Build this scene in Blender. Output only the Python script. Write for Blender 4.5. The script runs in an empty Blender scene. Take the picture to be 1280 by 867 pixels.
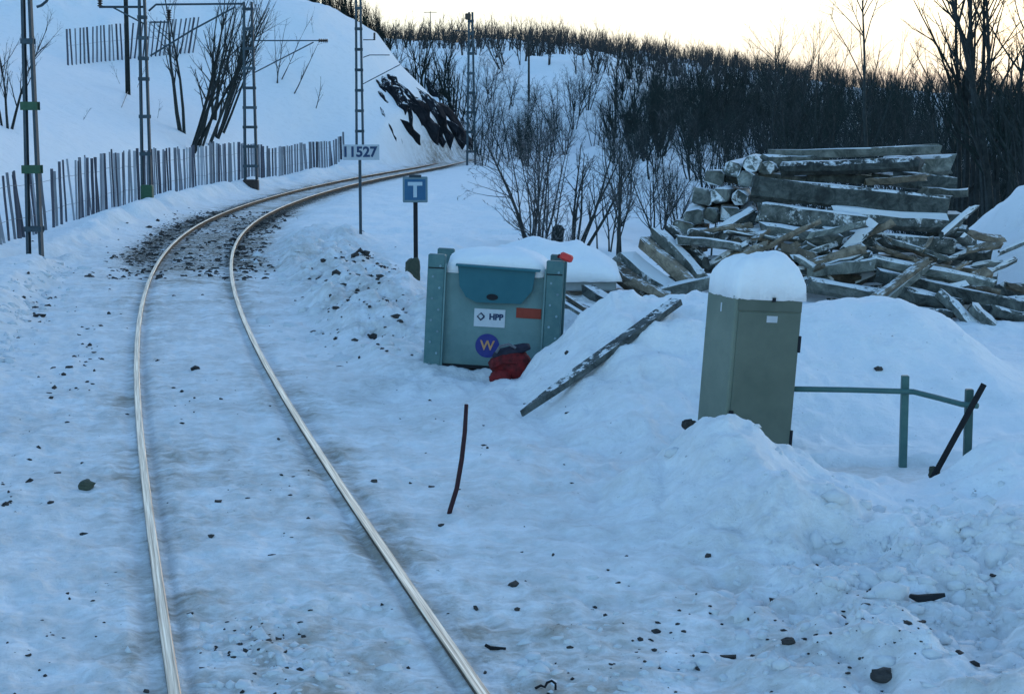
import bpy, math, random
import numpy as np
from mathutils import Vector, Matrix, Euler

# ------------------------------------------------------------------ camera, sky, sun, exposure
SC = bpy.context.scene
COL = SC.collection
F, CAMZ = 2200.0, 2.82                       # focal length in photo pixels (1280 wide), eye height over the rails
PITCH = math.atan(276.5 / F)
cam_d = bpy.data.cameras.new('camera')
cam_d.sensor_width = 36.0
cam_d.lens = 36.0 * F / 1280.0
cam_d.clip_start = 0.1
cam_d.clip_end = 6000
cam = bpy.data.objects.new('camera', cam_d)
COL.objects.link(cam)
cam.location = (0, 0, CAMZ)
cam.rotation_euler = (math.pi / 2 - PITCH, 0, 0)
SC.camera = cam

SUN_EL, SUN_AZ = math.radians(5.0), math.radians(28.0)      # azimuth clockwise from +Y (right of the view)
W = bpy.data.worlds.new('World')
SC.world = W
W.use_nodes = True
nt = W.node_tree
nt.nodes.clear()
sky = nt.nodes.new('ShaderNodeTexSky')
sky.sky_type = 'NISHITA'
sky.sun_disc = False
sky.sun_elevation = SUN_EL
sky.sun_rotation = SUN_AZ
sky.altitude = 300
sky.air_density = 1.0
sky.dust_density = 1.0
sky.ozone_density = 2.4
bg = nt.nodes.new('ShaderNodeBackground')
bg.inputs['Strength'].default_value = 0.10
wo = nt.nodes.new('ShaderNodeOutputWorld')


def wmath(op, a, b=None, clamp=False):
    o = nt.nodes.new('ShaderNodeMath')
    o.operation = op
    o.use_clamp = clamp
    for i, v in enumerate((a, b)):
        if v is None:
            continue
        if hasattr(v, 'is_output'):
            nt.links.new(v, o.inputs[i])
        else:
            o.inputs[i].default_value = v
    return o.outputs[0]


# thin bright evening cloud low over the horizon, with added glow toward the sun
wtc = nt.nodes.new('ShaderNodeTexCoord')
wsep = nt.nodes.new('ShaderNodeSeparateXYZ')
nt.links.new(wtc.outputs['Generated'], wsep.inputs[0])
wmap = nt.nodes.new('ShaderNodeMapping')
wmap.inputs['Scale'].default_value = (5, 5, 60)
nt.links.new(wtc.outputs['Generated'], wmap.inputs['Vector'])
wno = nt.nodes.new('ShaderNodeTexNoise')
wno.inputs['Scale'].default_value = 1.0
wno.inputs['Detail'].default_value = 5
nt.links.new(wmap.outputs[0], wno.inputs['Vector'])
elev = wmath('MAXIMUM', wsep.outputs[2], 0.0)
wdot = nt.nodes.new('ShaderNodeVectorMath')
wdot.operation = 'DOT_PRODUCT'
nt.links.new(wtc.outputs['Generated'], wdot.inputs[0])
wdot.inputs[1].default_value = (math.sin(SUN_AZ), math.cos(SUN_AZ), 0)
toward = wmath('POWER', wmath('MULTIPLY_ADD', wdot.outputs['Value'], 0.5, True), 1.6)
toward.node.inputs[0].links[0].from_node.inputs[2].default_value = 0.5
reach = wmath('MULTIPLY_ADD', toward, 0.20)  # glow added higher on the sunward side so the rails reflect warm
reach.node.inputs[2].default_value = 0.06
low = wmath('SUBTRACT', 1.0, wmath('DIVIDE', elev, reach), True)
ccol = nt.nodes.new('ShaderNodeValToRGB')
nt.links.new(wno.outputs['Fac'], ccol.inputs[0])
ccol.color_ramp.elements[0].position = .38
ccol.color_ramp.elements[0].color = (.92, .86, .82, 1)
ccol.color_ramp.elements[1].position = .62
ccol.color_ramp.elements[1].color = (1.10, 1.12, 1.03, 1)
csc = nt.nodes.new('ShaderNodeVectorMath')
csc.operation = 'SCALE'
csc.inputs['Scale'].default_value = 1.5
nt.links.new(ccol.outputs[0], csc.inputs[0])
wmix = nt.nodes.new('ShaderNodeMix')
wmix.data_type = 'RGBA'
nt.links.new(wmath('MULTIPLY', wmath('POWER', low, .40), 1.0), wmix.inputs[0])
nt.links.new(sky.outputs[0], wmix.inputs[6])
nt.links.new(csc.outputs[0], wmix.inputs[7])
nt.links.new(wmix.outputs[2], bg.inputs['Color'])
nt.links.new(bg.outputs[0], wo.inputs['Surface'])

sun_d = bpy.data.lights.new('sun', 'SUN')
sun_d.energy = 0.03
sun_d.angle = math.radians(40)
sun_d.color = (1.0, 0.86, 0.72)
sun = bpy.data.objects.new('sun', sun_d)
COL.objects.link(sun)
sd = Vector((math.sin(SUN_AZ) * math.cos(SUN_EL), math.cos(SUN_AZ) * math.cos(SUN_EL), math.sin(SUN_EL)))
sun.rotation_euler = sd.to_track_quat('Z', 'Y').to_euler()

SC.view_settings.view_transform = 'Standard'
SC.view_settings.look = 'None'
SC.view_settings.gamma = 1.0
SC.view_settings.exposure = 2.72
SC.cycles.max_bounces = 5
SC.cycles.diffuse_bounces = 3

rnd = random.Random(11)
R = math.radians

# ------------------------------------------------------------------ noise and terrain shape
_rs = np.random.RandomState(5)
_TAB = _rs.rand(256, 256)


def vnoise(x, y, s=0):
    x = np.asarray(x, float) + s * 17.31
    y = np.asarray(y, float) + s * 9.77
    xi = np.floor(x).astype(int)
    yi = np.floor(y).astype(int)
    fx = x - xi
    fy = y - yi
    fx = fx * fx * fx * (fx * (fx * 6 - 15) + 10)
    fy = fy * fy * fy * (fy * (fy * 6 - 15) + 10)
    a = _TAB[xi & 255, yi & 255]
    b = _TAB[(xi + 1) & 255, yi & 255]
    c = _TAB[xi & 255, (yi + 1) & 255]
    d = _TAB[(xi + 1) & 255, (yi + 1) & 255]
    return (a + (b - a) * fx) * (1 - fy) + (c + (d - c) * fx) * fy


def fbm(x, y, s=0, o=4):
    t, a, n = 0.0, 1.0, 0.0
    for k in range(o):
        t = t + a * (vnoise(x * 2 ** k, y * 2 ** k, s + k * 3) - 0.5)
        n += a
        a *= 0.5
    return t / n * 2


def sst(a, b, x):
    t = np.clip((np.asarray(x, float) - a) / (b - a), 0, 1)
    return t * t * (3 - 2 * t)


TY = np.array([0, 4, 8.5, 13.7, 18, 21.1, 25.6, 32.3, 38.3, 43.7, 50.9, 58, 66, 76, 86, 97, 110, 122, 146, 160, 180, 210, 260.])
TX = np.array([1.15, .17, -.94, -2.15, -3.16, -3.85, -4.75, -6.0, -6.95, -7.7, -8.4, -8.8, -8.95, -8.85, -8.5, -7.85, -6.75, -5.65, -4.2, -2.3, 1.5, 10, 30.])
_yy = np.arange(-40, 400, .5)
_xx = np.interp(_yy, TY, TX)
_xx[_yy < 0] = 1.15 - .245 * _yy[_yy < 0]
_xx[_yy > 260] = 30 + .5 * (_yy[_yy > 260] - 260)
for _ in range(6):
    k = 9 if _ < 4 else 5
    p = np.pad(_xx, k, mode='reflect', reflect_type='odd')
    _xx = np.convolve(p, np.ones(2 * k + 1) / (2 * k + 1), mode='valid')
_dd = np.gradient(_xx, _yy)


def trk(y):
    return np.interp(y, _yy, _xx)


def trk_slope(y):
    return np.interp(y, _yy, _dd)


FY = np.array([0, 30, 37, 47, 56, 66, 76, 90, 105, 117, 128, 140, 150, 165, 200, 260.])
FX = np.array([-9.0, -10.4, -10.95, -11.8, -12.2, -12.35, -12.2, -11.9, -11.5, -11.2, -9.6, -6.6, -4.6, -.5, 6, 22.])


def fen(y):
    return np.interp(y, FY, FX)


PX = np.array([-90, -43, -30, -21, -15, -11.6, -9.5, -7.4, -5.5, -4.6, -3.7])
PZ = np.array([24, 19, 16, 13.7, 12.2, 10.0, 7.6, 5.6, 3.3, 1.6, .2])


def height(x, y):
    x = np.asarray(x, float)
    y = np.asarray(y, float)
    sl = trk_slope(y)
    d = (x - trk(y)) / np.sqrt(1 + sl * sl)
    ad = np.abs(d)
    n1 = fbm(x / 1.1, y / 1.5, 1, 4)
    n2 = fbm(x / .28, y / .34, 2, 4)
    n3 = fbm(x / 6, y / 7, 3, 3)
    far = sst(25, 60, y)
    # track bed: snow packed level with the rails, swept lower where the ballast shows
    sw = sst(30, 37, y) * (1 - sst(120, 150, y))
    z = -.034 + .022 * n1 + .010 * n2 * (1 - far * .6) - .06 * sw * (1 - sst(1.2, 2.2, ad))
    z = z - .022 * np.exp(-((ad - .675) / .04) ** 2)
    z = z - .012 * np.exp(-((ad - .85) / .05) ** 2)
    rut = fbm(d / .22, y / 3.2, 31, 3) * .55 + fbm(d / .5, y / .35, 33, 3) * .6
    z = z + (.030 * rut + .026 * fbm(x / .12, y / .16, 35, 3) + .02 * np.clip(fbm(x / .2, y / .3, 39, 2) - .25, 0, 1)) * (1 - far * .7) * sst(.10, .22, np.abs(ad - .75)) * (1 - sst(5, 7, ad))
    z = z + .03 * np.clip(fbm(x / .16, y / .2, 37, 3), 0, 1) * np.exp(-(d / .6) ** 2) * np.exp(-((y - 8.9) / .8) ** 2)
    off = sst(1.2, 2.4, ad)
    z = z + off * (.05 * n1 + .02 * n2 * (1 - far))
    # left of the track: ploughed edge, gap, berm in front of the fence
    lf = sst(0, .3, -d - 1.9)
    edge = np.where(y < 36, .30, .0)
    gap = 1 - np.exp(-((y - 37.5 - (d + 3) * 2.2) / 1.1) ** 2)
    z = z + sst(2.35, 3.1, -d + .35 * n1) * (.30 + .04 * n3) * gap * (1 - sst(150, 165, y))
    amp = .24 * sst(38, 43, y) * (1 - sst(118, 140, y))
    z = z + amp * np.exp(-((-d - 2.7 - .35 * n3) / .65) ** 2) * (1 + .35 * n1)
    # hill behind the fence
    df = fen(y) - x
    nearh = np.clip(df - 1.2, 0, None) * .50
    nearh = np.where(nearh > 0, 20 * (1 - np.exp(-nearh / 20)), 0)
    nearh = nearh * sst(0, 6, df) + .05 * np.clip(df, 0, 3)
    prof = np.interp(x, PX, PZ)
    w = sst(112, 148, y)
    hill = nearh * (1 - w) + prof * w * sst(-.5, 1.5, df + 2)
    hill = hill * (1 - sst(158, 205, y))
    hill = hill + sst(2, 12, hill) * (.55 * n3 + .22 * fbm(x / 2.2, y / 2.6, 8, 3))
    # right of the track: bank, plain, drop to the valley, slope up to the far ridge
    rb = sst(1.7, 2.7, d + .25 * n1) * sst(8, 20, y) * (1 - sst(60, 90, y))
    calm = 1 - .75 * sst(2.3, 2.9, x) * sst(13.5, 14.2, y)
    z = z + rb * (.10 + (.07 * n1 + .05 * n2 * (1 - far)) * calm)
    lump = sst(1.6, 2.2, d) * (1 - sst(3.2, 4.2, d)) * sst(20, 25, y) * (1 - sst(42, 50, y))
    z = z + lump * (.12 + .22 * np.clip(n1 + .2, 0, 1) + .12 * n2)
    xe = np.where(y < 40, 0.4 + (40 - y) * .12, np.interp(y, [40, 107, 150, 200], [0.4, -4.2, -1.0, 12]))
    drop = sst(0, 9, x - xe) * sst(36, 46, y)
    valley = -2.2 * drop
    rise = np.clip(y - 66, 0, None) * .0655
    rise = np.where(y > 420, 354 * .0655 + (y - 420) * -.03, rise)
    side = np.interp(x / np.maximum(y, 1), [-.3, -.10, -.02, .03, .08, .14, .20, .30], [1.05, 1.0, .97, .93, .89, .74, .58, .45])
    rise = rise * side + sst(80, 200, y) * (1.4 * n3 + 2.2 * fbm(x / 28, y / 28, 4, 3))
    rr = sst(0, 14, x - xe) * sst(60, 75, y)
    rr = np.maximum(rr, sst(165, 215, y))
    z = z + valley + rise * rr
    z = z + hill
    # right foreground: ridge of dumped snow behind box and cabinet
    RX = np.array([-.5, .05, .5, .8, 1.08, 1.4, 1.8, 2.5, 3.1, 3.7, 4.3, 4.8, 5.2, 5.5, 5.8, 7, 12])
    RZ = np.array([0, .05, .50, .78, .97, .90, .86, .82, .80, .83, .80, .64, .32, .08, .0, .0, .1])
    rz = np.interp(x + .12 * n1, RX, RZ)
    yc = 18.9 + .25 * n3
    fw = np.interp(x, [0, 1.2, 2.2, 3.2, 6], [2.6, 4.4, 4.0, 3.3, 3.3])
    t = (yc - y) / fw
    front = np.clip(1 - t, 0, 1)
    front = front ** 1.35
    back = 1 - sst(.2, 4.0, y - yc) * .65
    back = back * (1 - sst(26, 34, y))
    back = back * (1 - .75 * (1 - sst(1.0, 1.6, x)) * sst(.1, .7, y - yc))
    rg = rz * np.where(y < yc, front, back)
    cal = 1 - .75 * sst(2.4, 3.0, x)
    rg = rg * (1 + (.05 * n2 + .10 * n1) * cal + .05 * n3)
    # foreground bank thrown up against the cabinet
    BX = np.array([.2, .6, 1.0, 1.25, 1.5, 1.68, 1.86, 1.97, 2.1, 2.28, 2.55, 2.85, 3.1, 3.46, 3.7, 4.0, 4.6, 6])
    BZ = np.array([0, .05, .22, .37, .48, .51, .50, .43, .35, .25, .15, .07, .07, .14, .21, .27, .34, .3])
    bz = np.interp(x + .05 * n1 + .03 * n2, BX, BZ)
    yb = 13.55 + .12 * n3
    bf = np.clip(1 - (yb - y) / (2.2 + .5 * n3 + .25 * n1), 0, 1)
    bf = bf * bf * (3 - 2 * bf) * .6 + .4 * bf
    bb = 1 - sst(.02, .62, y - yb)
    bk = bz * np.where(y < yb, bf, bb)
    bk = bk * (1 + .22 * n1) + sst(.03, .2, bk) * .045 * n2
    rg = np.maximum(rg, 0)
    z = z + np.maximum(rg, bk) + .25 * np.minimum(rg, bk)
    # pit floor at the cabinet
    pit = sst(2.2, 2.4, x) * (1 - sst(3.5, 3.9, x + .1 * n1)) * sst(13.75, 14.0, y) * (1 - sst(14.75, 14.9, y + .05 * n1))
    z = z * (1 - .9 * pit) + pit * -.07 * .9
    # broken snow in the right foreground
    br = sst(.9, 1.8, x) * (1 - sst(11.6, 12.6, y)) * sst(6, 8, y)
    z = z + br * (.05 + .11 * n1 + .10 * n2 + .10 * np.clip(x - 1.2, 0, 2) * (.4 + n1))
    # big heap behind the timber on the right edge
    z = z + 1.75 * np.exp(-(((x - 9.6) / 1.5) ** 4)) * np.exp(-(((y - 31.0) / 2.6) ** 2)) * (1 + .10 * n1 + .04 * n2)
    z = z + .45 * np.exp(-(((x - .2) / 1.2) ** 4)) * np.exp(-(((y - 25.4) / 1.3) ** 4)) * (1 + .06 * n1)
    return z


def hz(x, y):
    return float(height(np.array([x]), np.array([y]))[0])


_cp, _sp = math.cos(PITCH), math.sin(PITCH)


def ray(u, v):
    r, up = (u - 640) / F, (433.5 - v) / F
    return Vector((r, _cp + up * _sp, -_sp + up * _cp))


def atY(u, v, Y):
    d = ray(u, v)
    t = Y / d.y
    return Vector((d.x * t, Y, CAMZ + d.z * t))


def atz(u, v, z=0.0):
    d = ray(u, v)
    t = (z - CAMZ) / d.z
    return Vector((d.x * t, d.y * t, z))


def hit(u, v, y0=8, y1=420):
    d = ray(u, v)
    ys = np.geomspace(y0, y1, 2500)
    t = ys / d.y
    zz = CAMZ + d.z * t
    hh = height(d.x * t, ys)
    i = np.argmax(hh > zz)
    if not (hh > zz).any():
        i = len(ys) - 1
    return Vector((float(d.x * t[i]), float(ys[i]), float(hh[i])))


# ------------------------------------------------------------------ materials
def new_mat(name):
    m = bpy.data.materials.new(name)
    m.use_nodes = True
    n = m.node_tree
    b = n.nodes['Principled BSDF']
    return m, n, b


def N(n, t, **kw):
    o = n.nodes.new(t)
    for k, v in kw.items():
        if k in o.inputs:
            o.inputs[k].default_value = v
        else:
            setattr(o, k, v)
    return o


def ramp(n, fac, stops):
    r = n.nodes.new('ShaderNodeValToRGB')
    e = r.color_ramp.elements
    while len(e) < len(stops):
        e.new(.5)
    for i, (p, c) in enumerate(stops):
        e[i].position = p
        e[i].color = (c[0], c[1], c[2], 1)
    n.links.new(fac, r.inputs[0])
    return r.outputs[0]


def mixc(n, fac, a, b):
    m = n.nodes.new('ShaderNodeMix')
    m.data_type = 'RGBA'
    for s, v in ((0, fac), (6, a), (7, b)):
        if hasattr(v, 'is_output'):
            n.links.new(v, m.inputs[s])
        else:
            m.inputs[s].default_value = v if s == 0 else (v[0], v[1], v[2], 1)
    return m.outputs[2]


def noise(n, scale, detail=4, rough=.55, vec=None, dist=0.0):
    o = n.nodes.new('ShaderNodeTexNoise')
    o.inputs['Scale'].default_value = scale
    o.inputs['Detail'].default_value = detail
    o.inputs['Roughness'].default_value = rough
    o.inputs['Distortion'].default_value = dist
    if vec is not None:
        n.links.new(vec, o.inputs['Vector'])
    return o.outputs['Fac']


def bump(n, b, h, strength, dist):
    o = n.nodes.new('ShaderNodeBump')
    o.inputs['Strength'].default_value = strength
    o.inputs['Distance'].default_value = dist
    n.links.new(h, o.inputs['Height'])
    n.links.new(o.outputs[0], b.inputs['Normal'])


def mathn(n, op, a, b=None, clamp=False):
    o = n.nodes.new('ShaderNodeMath')
    o.operation = op
    o.use_clamp = clamp
    for i, v in enumerate((a, b)):
        if v is None:
            continue
        if hasattr(v, 'is_output'):
            n.links.new(v, o.inputs[i])
        else:
            o.inputs[i].default_value = v
    return o.outputs[0]


SNOW = (.87, .885, .90)


def mat_snow_ground():
    m, n, b = new_mat('snow_ground')
    tc = n.nodes.new('ShaderNodeTexCoord')
    at = N(n, 'ShaderNodeAttribute', attribute_name='dirt_tone')
    gr = N(n, 'ShaderNodeAttribute', attribute_name='gravel')
    ob = tc.outputs['Object']
    big = mathn(n, 'ADD', mathn(n, 'MULTIPLY', noise(n, 1.6, 4, .6, ob), .5), mathn(n, 'MULTIPLY', noise(n, 6.5, 5, .68, ob, .5), .5))
    fine = noise(n, 26, 5, .65, ob)
    speck = noise(n, 60, 3, .6, ob)
    dirt_tone = mathn(n, 'MULTIPLY', at.outputs['Fac'], mathn(n, 'ADD', mathn(n, 'MULTIPLY', mathn(n, 'SUBTRACT', big, .40), 5.0), .12))
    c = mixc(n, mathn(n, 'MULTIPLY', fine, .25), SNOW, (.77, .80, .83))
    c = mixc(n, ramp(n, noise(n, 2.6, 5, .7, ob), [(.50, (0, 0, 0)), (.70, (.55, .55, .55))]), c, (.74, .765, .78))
    c = mixc(n, mathn(n, 'MULTIPLY', dirt_tone, .75, True), c, (.40, .365, .32))
    sp = ramp(n, speck, [(.66, (0, 0, 0)), (.74, (1, 1, 1))])
    spf = mathn(n, 'MULTIPLY', mathn(n, 'MULTIPLY', sp, dirt_tone), .8, True)
    c = mixc(n, spf, c, (.07, .065, .06))
    gn = noise(n, 14, 4, .7, ob)
    gf = mathn(n, 'ADD', gr.outputs['Fac'], mathn(n, 'MULTIPLY', mathn(n, 'SUBTRACT', gn, .5), 2.8))
    gm = ramp(n, gf, [(.50, (0, 0, 0)), (.68, (1, 1, 1))])
    gcol = ramp(n, noise(n, 30, 3, .7, ob), [(.3, (.03, .03, .028)), (.55, (.10, .094, .082)), (.75, (.28, .26, .22))])
    c = mixc(n, gm, c, gcol)
    n.links.new(c, b.inputs['Base Color'])
    b.inputs['Roughness'].default_value = .75
    b.inputs['Specular IOR Level'].default_value = 0.0
    hgt = mathn(n, 'ADD', noise(n, 7, 6, .66, ob), mathn(n, 'MULTIPLY', fine, .4))
    vo = n.nodes.new('ShaderNodeTexVoronoi')
    vo.inputs['Scale'].default_value = 11
    vo.feature = 'SMOOTH_F1'
    n.links.new(ob, vo.inputs['Vector'])
    vm = mathn(n, 'MULTIPLY', vo.outputs['Distance'], ramp(n, noise(n, 1.3, 3, .6, ob), [(.48, (0, 0, 0)), (.62, (.8, .8, .8))]))
    bump(n, b, mathn(n, 'ADD', hgt, vm), .62, .055)
    return m


def mat_snow(name='snow', col=SNOW, sc=9):
    m, n, b = new_mat(name)
    tc = n.nodes.new('ShaderNodeTexCoord')
    ob = tc.outputs['Object']
    c = mixc(n, noise(n, sc, 4, .6, ob), (col[0] * 1.02, col[1] * 1.02, col[2] * 1.02), (col[0] * .92, col[1] * .93, col[2] * .95))
    n.links.new(c, b.inputs['Base Color'])
    b.inputs['Roughness'].default_value = .8
    b.inputs['Specular IOR Level'].default_value = 0.0
    bump(n, b, noise(n, sc * 1.5, 6, .6, ob), .4, .04)
    return m


def mat_plain(name, a, c2, scale=8, rough=.7, metal=0.0, bmp=.2, snow=0.0, snow_lo=.55, stretch=None):
    """two-tone worn surface; snow > 0 lets snow lie on faces that look up"""
    m, n, b = new_mat(name)
    tc = n.nodes.new('ShaderNodeTexCoord')
    ob = tc.outputs['Object']
    if stretch:
        mp = n.nodes.new('ShaderNodeMapping')
        mp.inputs['Scale'].default_value = stretch
        n.links.new(ob, mp.inputs['Vector'])
        ob = mp.outputs[0]
    f = noise(n, scale, 5, .65, ob)
    c = ramp(n, f, [(.32, a), (.68, c2)])
    oi = n.nodes.new('ShaderNodeObjectInfo')
    hsv = n.nodes.new('ShaderNodeHueSaturation')
    n.links.new(c, hsv.inputs['Color'])
    mr = n.nodes.new('ShaderNodeMapRange')
    mr.inputs['To Min'].default_value = .72
    mr.inputs['To Max'].default_value = 1.3
    n.links.new(oi.outputs['Random'], mr.inputs['Value'])
    n.links.new(mr.outputs[0], hsv.inputs['Value'])
    c = hsv.outputs[0]
    if snow > 0:
        ge = n.nodes.new('ShaderNodeNewGeometry')
        sx = n.nodes.new('ShaderNodeSeparateXYZ')
        n.links.new(ge.outputs['Normal'], sx.inputs[0])
        nz = noise(n, 5, 4, .65, tc.outputs['Object'])
        s = mathn(n, 'ADD', sx.outputs[2], mathn(n, 'MULTIPLY', mathn(n, 'SUBTRACT', nz, .5), 1.5))
        sf = ramp(n, s, [(snow_lo, (0, 0, 0)), (min(snow_lo + .18, 1.0), (snow, snow, snow))])
        c = mixc(n, sf, c, SNOW)
    n.links.new(c, b.inputs['Base Color'])
    b.inputs['Roughness'].default_value = rough
    b.inputs['Metallic'].default_value = metal
    b.inputs['Specular IOR Level'].default_value = .3
    if bmp:
        bump(n, b, f, bmp, .02)
    return m


M = {}
M['ground'] = mat_snow_ground()
M['snow'] = mat_snow()
M['clod'] = mat_snow('clod_snow', (.70, .72, .735), 22)
def mat_rail_top():
    m, n, b = new_mat('rail_running_surface')
    at = N(n, 'ShaderNodeAttribute', attribute_name='rail_uv')
    f = noise(n, 1.0, 5, .6, at.outputs['Vector'])
    c = ramp(n, f, [(.34, (.20, .14, .095)), (.47, (.44, .345, .265)), (.64, (.76, .66, .55))])
    n.links.new(c, b.inputs['Base Color'])
    b.inputs['Roughness'].default_value = .36
    b.inputs['Metallic'].default_value = .85
    return m


M['rail_top'] = mat_rail_top()
M['rail_side'] = mat_plain('rail_rust', (.055, .042, .034), (.10, .075, .055), 12, .8)
M['mast'] = mat_plain('mast_steel', (.028, .046, .060), (.05, .075, .09), 6, .7, 0, .1)
M['green'] = mat_plain('green_paint', (.018, .060, .034), (.028, .080, .044), 8, .5)
M['insul'] = mat_plain('insulator', (.025, .02, .02), (.05, .04, .035), 8, .3)
M['slat_a'] = mat_plain('slat_dark', (.045, .048, .064), (.09, .094, .115), 5, .85, stretch=(8, 8, 1))
M['slat_b'] = mat_plain('slat_grey', (.12, .128, .148), (.20, .21, .235), 5, .85, stretch=(8, 8, 1))
M['slat_c'] = mat_plain('slat_pale', (.23, .245, .275), (.33, .345, .375), 5, .85, stretch=(8, 8, 1))
M['wire'] = mat_plain('wire', (.05, .05, .055), (.08, .08, .085), 8, .5, .5)
M['bark'] = mat_plain('birch_bark', (.010, .016, .017), (.032, .040, .040), 6, .9)
M['twig'] = mat_plain('twig', (.028, .033, .036), (.06, .066, .068), 3, .9, 0, 0)
M['twig_dark'] = mat_plain('twig_dark', (.004, .012, .011), (.013, .027, .024), 3, .9, 0, 0)
M['twig_pale'] = mat_plain('twig_pale', (.07, .072, .075), (.13, .13, .135), 3, .9, 0, 0)
M['twig_frost'] = mat_plain('twig_frosted', (.14, .15, .16), (.26, .27, .28), 3, .9, 0, 0)
M['needle'] = mat_plain('spruce_needles', (.010, .022, .017), (.03, .045, .03), 4, .9, 0, 0)
def mat_timber(name, a, c2, snow_lo, side):
    m, n, b = new_mat(name)
    tc = n.nodes.new('ShaderNodeTexCoord')
    oi = n.nodes.new('ShaderNodeObjectInfo')
    sh = n.nodes.new('ShaderNodeVectorMath')
    sh.operation = 'ADD'
    n.links.new(tc.outputs['Object'], sh.inputs[0])
    cx = n.nodes.new('ShaderNodeVectorMath')
    cx.operation = 'SCALE'
    n.links.new(oi.outputs['Location'], cx.inputs[0])
    cx.inputs['Scale'].default_value = 3.7
    n.links.new(cx.outputs[0], sh.inputs[1])
    ob = sh.outputs[0]
    f = noise(n, 5, 6, .72, ob, .6)
    c = ramp(n, f, [(.30, (a[0] * .35, a[1] * .35, a[2] * .35)), (.44, a), (.66, c2), (.8, (c2[0] * 1.4, c2[1] * 1.4, c2[2] * 1.4))])
    hsv = n.nodes.new('ShaderNodeHueSaturation')
    n.links.new(c, hsv.inputs['Color'])
    mr = n.nodes.new('ShaderNodeMapRange')
    mr.inputs['To Min'].default_value = .6
    mr.inputs['To Max'].default_value = 1.35
    n.links.new(oi.outputs['Random'], mr.inputs['Value'])
    n.links.new(mr.outputs[0], hsv.inputs['Value'])
    c = hsv.outputs[0]
    # frost and blown snow stuck in blotches, more of it on faces that look up
    ge = n.nodes.new('ShaderNodeNewGeometry')
    sx = n.nodes.new('ShaderNodeSeparateXYZ')
    n.links.new(ge.outputs['Normal'], sx.inputs[0])
    n1 = noise(n, 3.2, 5, .7, ob, .4)
    n2 = noise(n, 15, 4, .7, ob)
    s = mathn(n, 'ADD', mathn(n, 'MULTIPLY', sx.outputs[2], .95), mathn(n, 'MULTIPLY', mathn(n, 'SUBTRACT', n1, .5), 1.7))
    s = mathn(n, 'ADD', s, mathn(n, 'MULTIPLY', mathn(n, 'SUBTRACT', n2, .5), 1.0))
    s = mathn(n, 'ADD', s, side)
    c = mixc(n, ramp(n, s, [(snow_lo, (0, 0, 0)), (snow_lo + .2, (.92, .92, .92))]), c, (.74, .77, .79))
    n.links.new(c, b.inputs['Base Color'])
    b.inputs['Roughness'].default_value = .88
    bump(n, b, mathn(n, 'ADD', f, mathn(n, 'MULTIPLY', n2, .5)), .8, .035)
    return m


M['timber'] = mat_timber('timber_grey', (.085, .098, .088), (.22, .235, .21), .50, .04)
M['timber_dark'] = mat_timber('timber_tarred', (.030, .038, .036), (.10, .115, .105), .62, .0)
M['timber_brown'] = mat_timber('timber_brown', (.12, .10, .072), (.27, .225, .165), .80, .0)
M['timber_snowy'] = mat_timber('timber_snowy', (.08, .095, .088), (.24, .26, .24), .26, .16)
M['plank'] = mat_timber('plank_old', (.035, .045, .045), (.12, .135, .13), .90, .0)
M['cabinet'] = mat_plain('cabinet_grey', (.100, .130, .104), (.150, .180, .144), 1.9, .6, 0, .03)
M['cabinet_dark'] = mat_plain('cabinet_seam', (.03, .032, .03), (.05, .05, .05), 5, .7)
M['box'] = mat_plain('box_paint', (.085, .165, .172), (.150, .25, .25), 1.7, .6, .0, .12)
M['box_post'] = mat_plain('box_post_paint', (.05, .125, .135), (.08, .16, .165), 9, .55, .2, .1)
M['box_lid'] = mat_plain('box_flap_paint', (.010, .095, .125), (.017, .115, .145), 4, .5)
M['hole'] = mat_plain('dark_recess', (.008, .010, .014), (.012, .014, .018), 5, .8)
M['white'] = mat_plain('white_sticker', (.50, .56, .62), (.58, .62, .66), 20, .5)
M['blue_badge'] = mat_plain('badge_blue', (.012, .020, .14), (.018, .028, .17), 9, .4)
M['orange'] = mat_plain('badge_orange', (.50, .25, .10), (.58, .32, .16), 9, .5)
M['ink'] = mat_plain('ink_blue', (.01, .03, .08), (.015, .04, .10), 9, .5)
M['red'] = mat_plain('red_paint', (.45, .03, .03), (.55, .045, .04), 7, .45)
M['red_dull'] = mat_plain('red_plate', (.26, .035, .02), (.32, .05, .03), 7, .6)
M['dark_red'] = mat_plain('dark_red_cloth', (.045, .004, .006), (.20, .012, .014), 12, .75, 0, .4)
M['navy'] = mat_plain('navy_cloth', (.012, .014, .03), (.03, .03, .05), 12, .75, 0, .4)
M['maroon'] = mat_plain('maroon_rod', (.018, .006, .010), (.035, .010, .012), 18, .6)
M['rail_green'] = mat_plain('fence_green', (.035, .095, .095), (.05, .12, .115), 10, .5)
M['black'] = mat_plain('black_steel', (.008, .009, .012), (.016, .018, .022), 8, .85)
M['sign_blue'] = mat_plain('sign_blue', (.012, .10, .22), (.018, .12, .25), 6, .4)
M['sign_frame'] = mat_plain('sign_frame', (.14, .24, .30), (.18, .28, .33), 6, .4, .3)
M['sign_white'] = mat_plain('sign_white', (.26, .36, .42), (.34, .42, .48), 6, .5)
M['sign_board'] = mat_plain('number_board', (.30, .35, .39), (.38, .42, .46), 6, .5)
M['rock'] = mat_plain('dark_rock', (.005, .007, .010), (.026, .029, .035), 3, .95, 0, .8, .95, .90)
M['rock'].node_tree.nodes['Principled BSDF'].inputs['Specular IOR Level'].default_value = .05
M['stone'] = mat_plain('dark_stone', (.02, .02, .022), (.07, .065, .06), 9, .9, 0, .4)
M['moss'] = mat_plain('moss_green', (.045, .06, .045), (.08, .09, .065), 14, .9, 0, .4)
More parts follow.
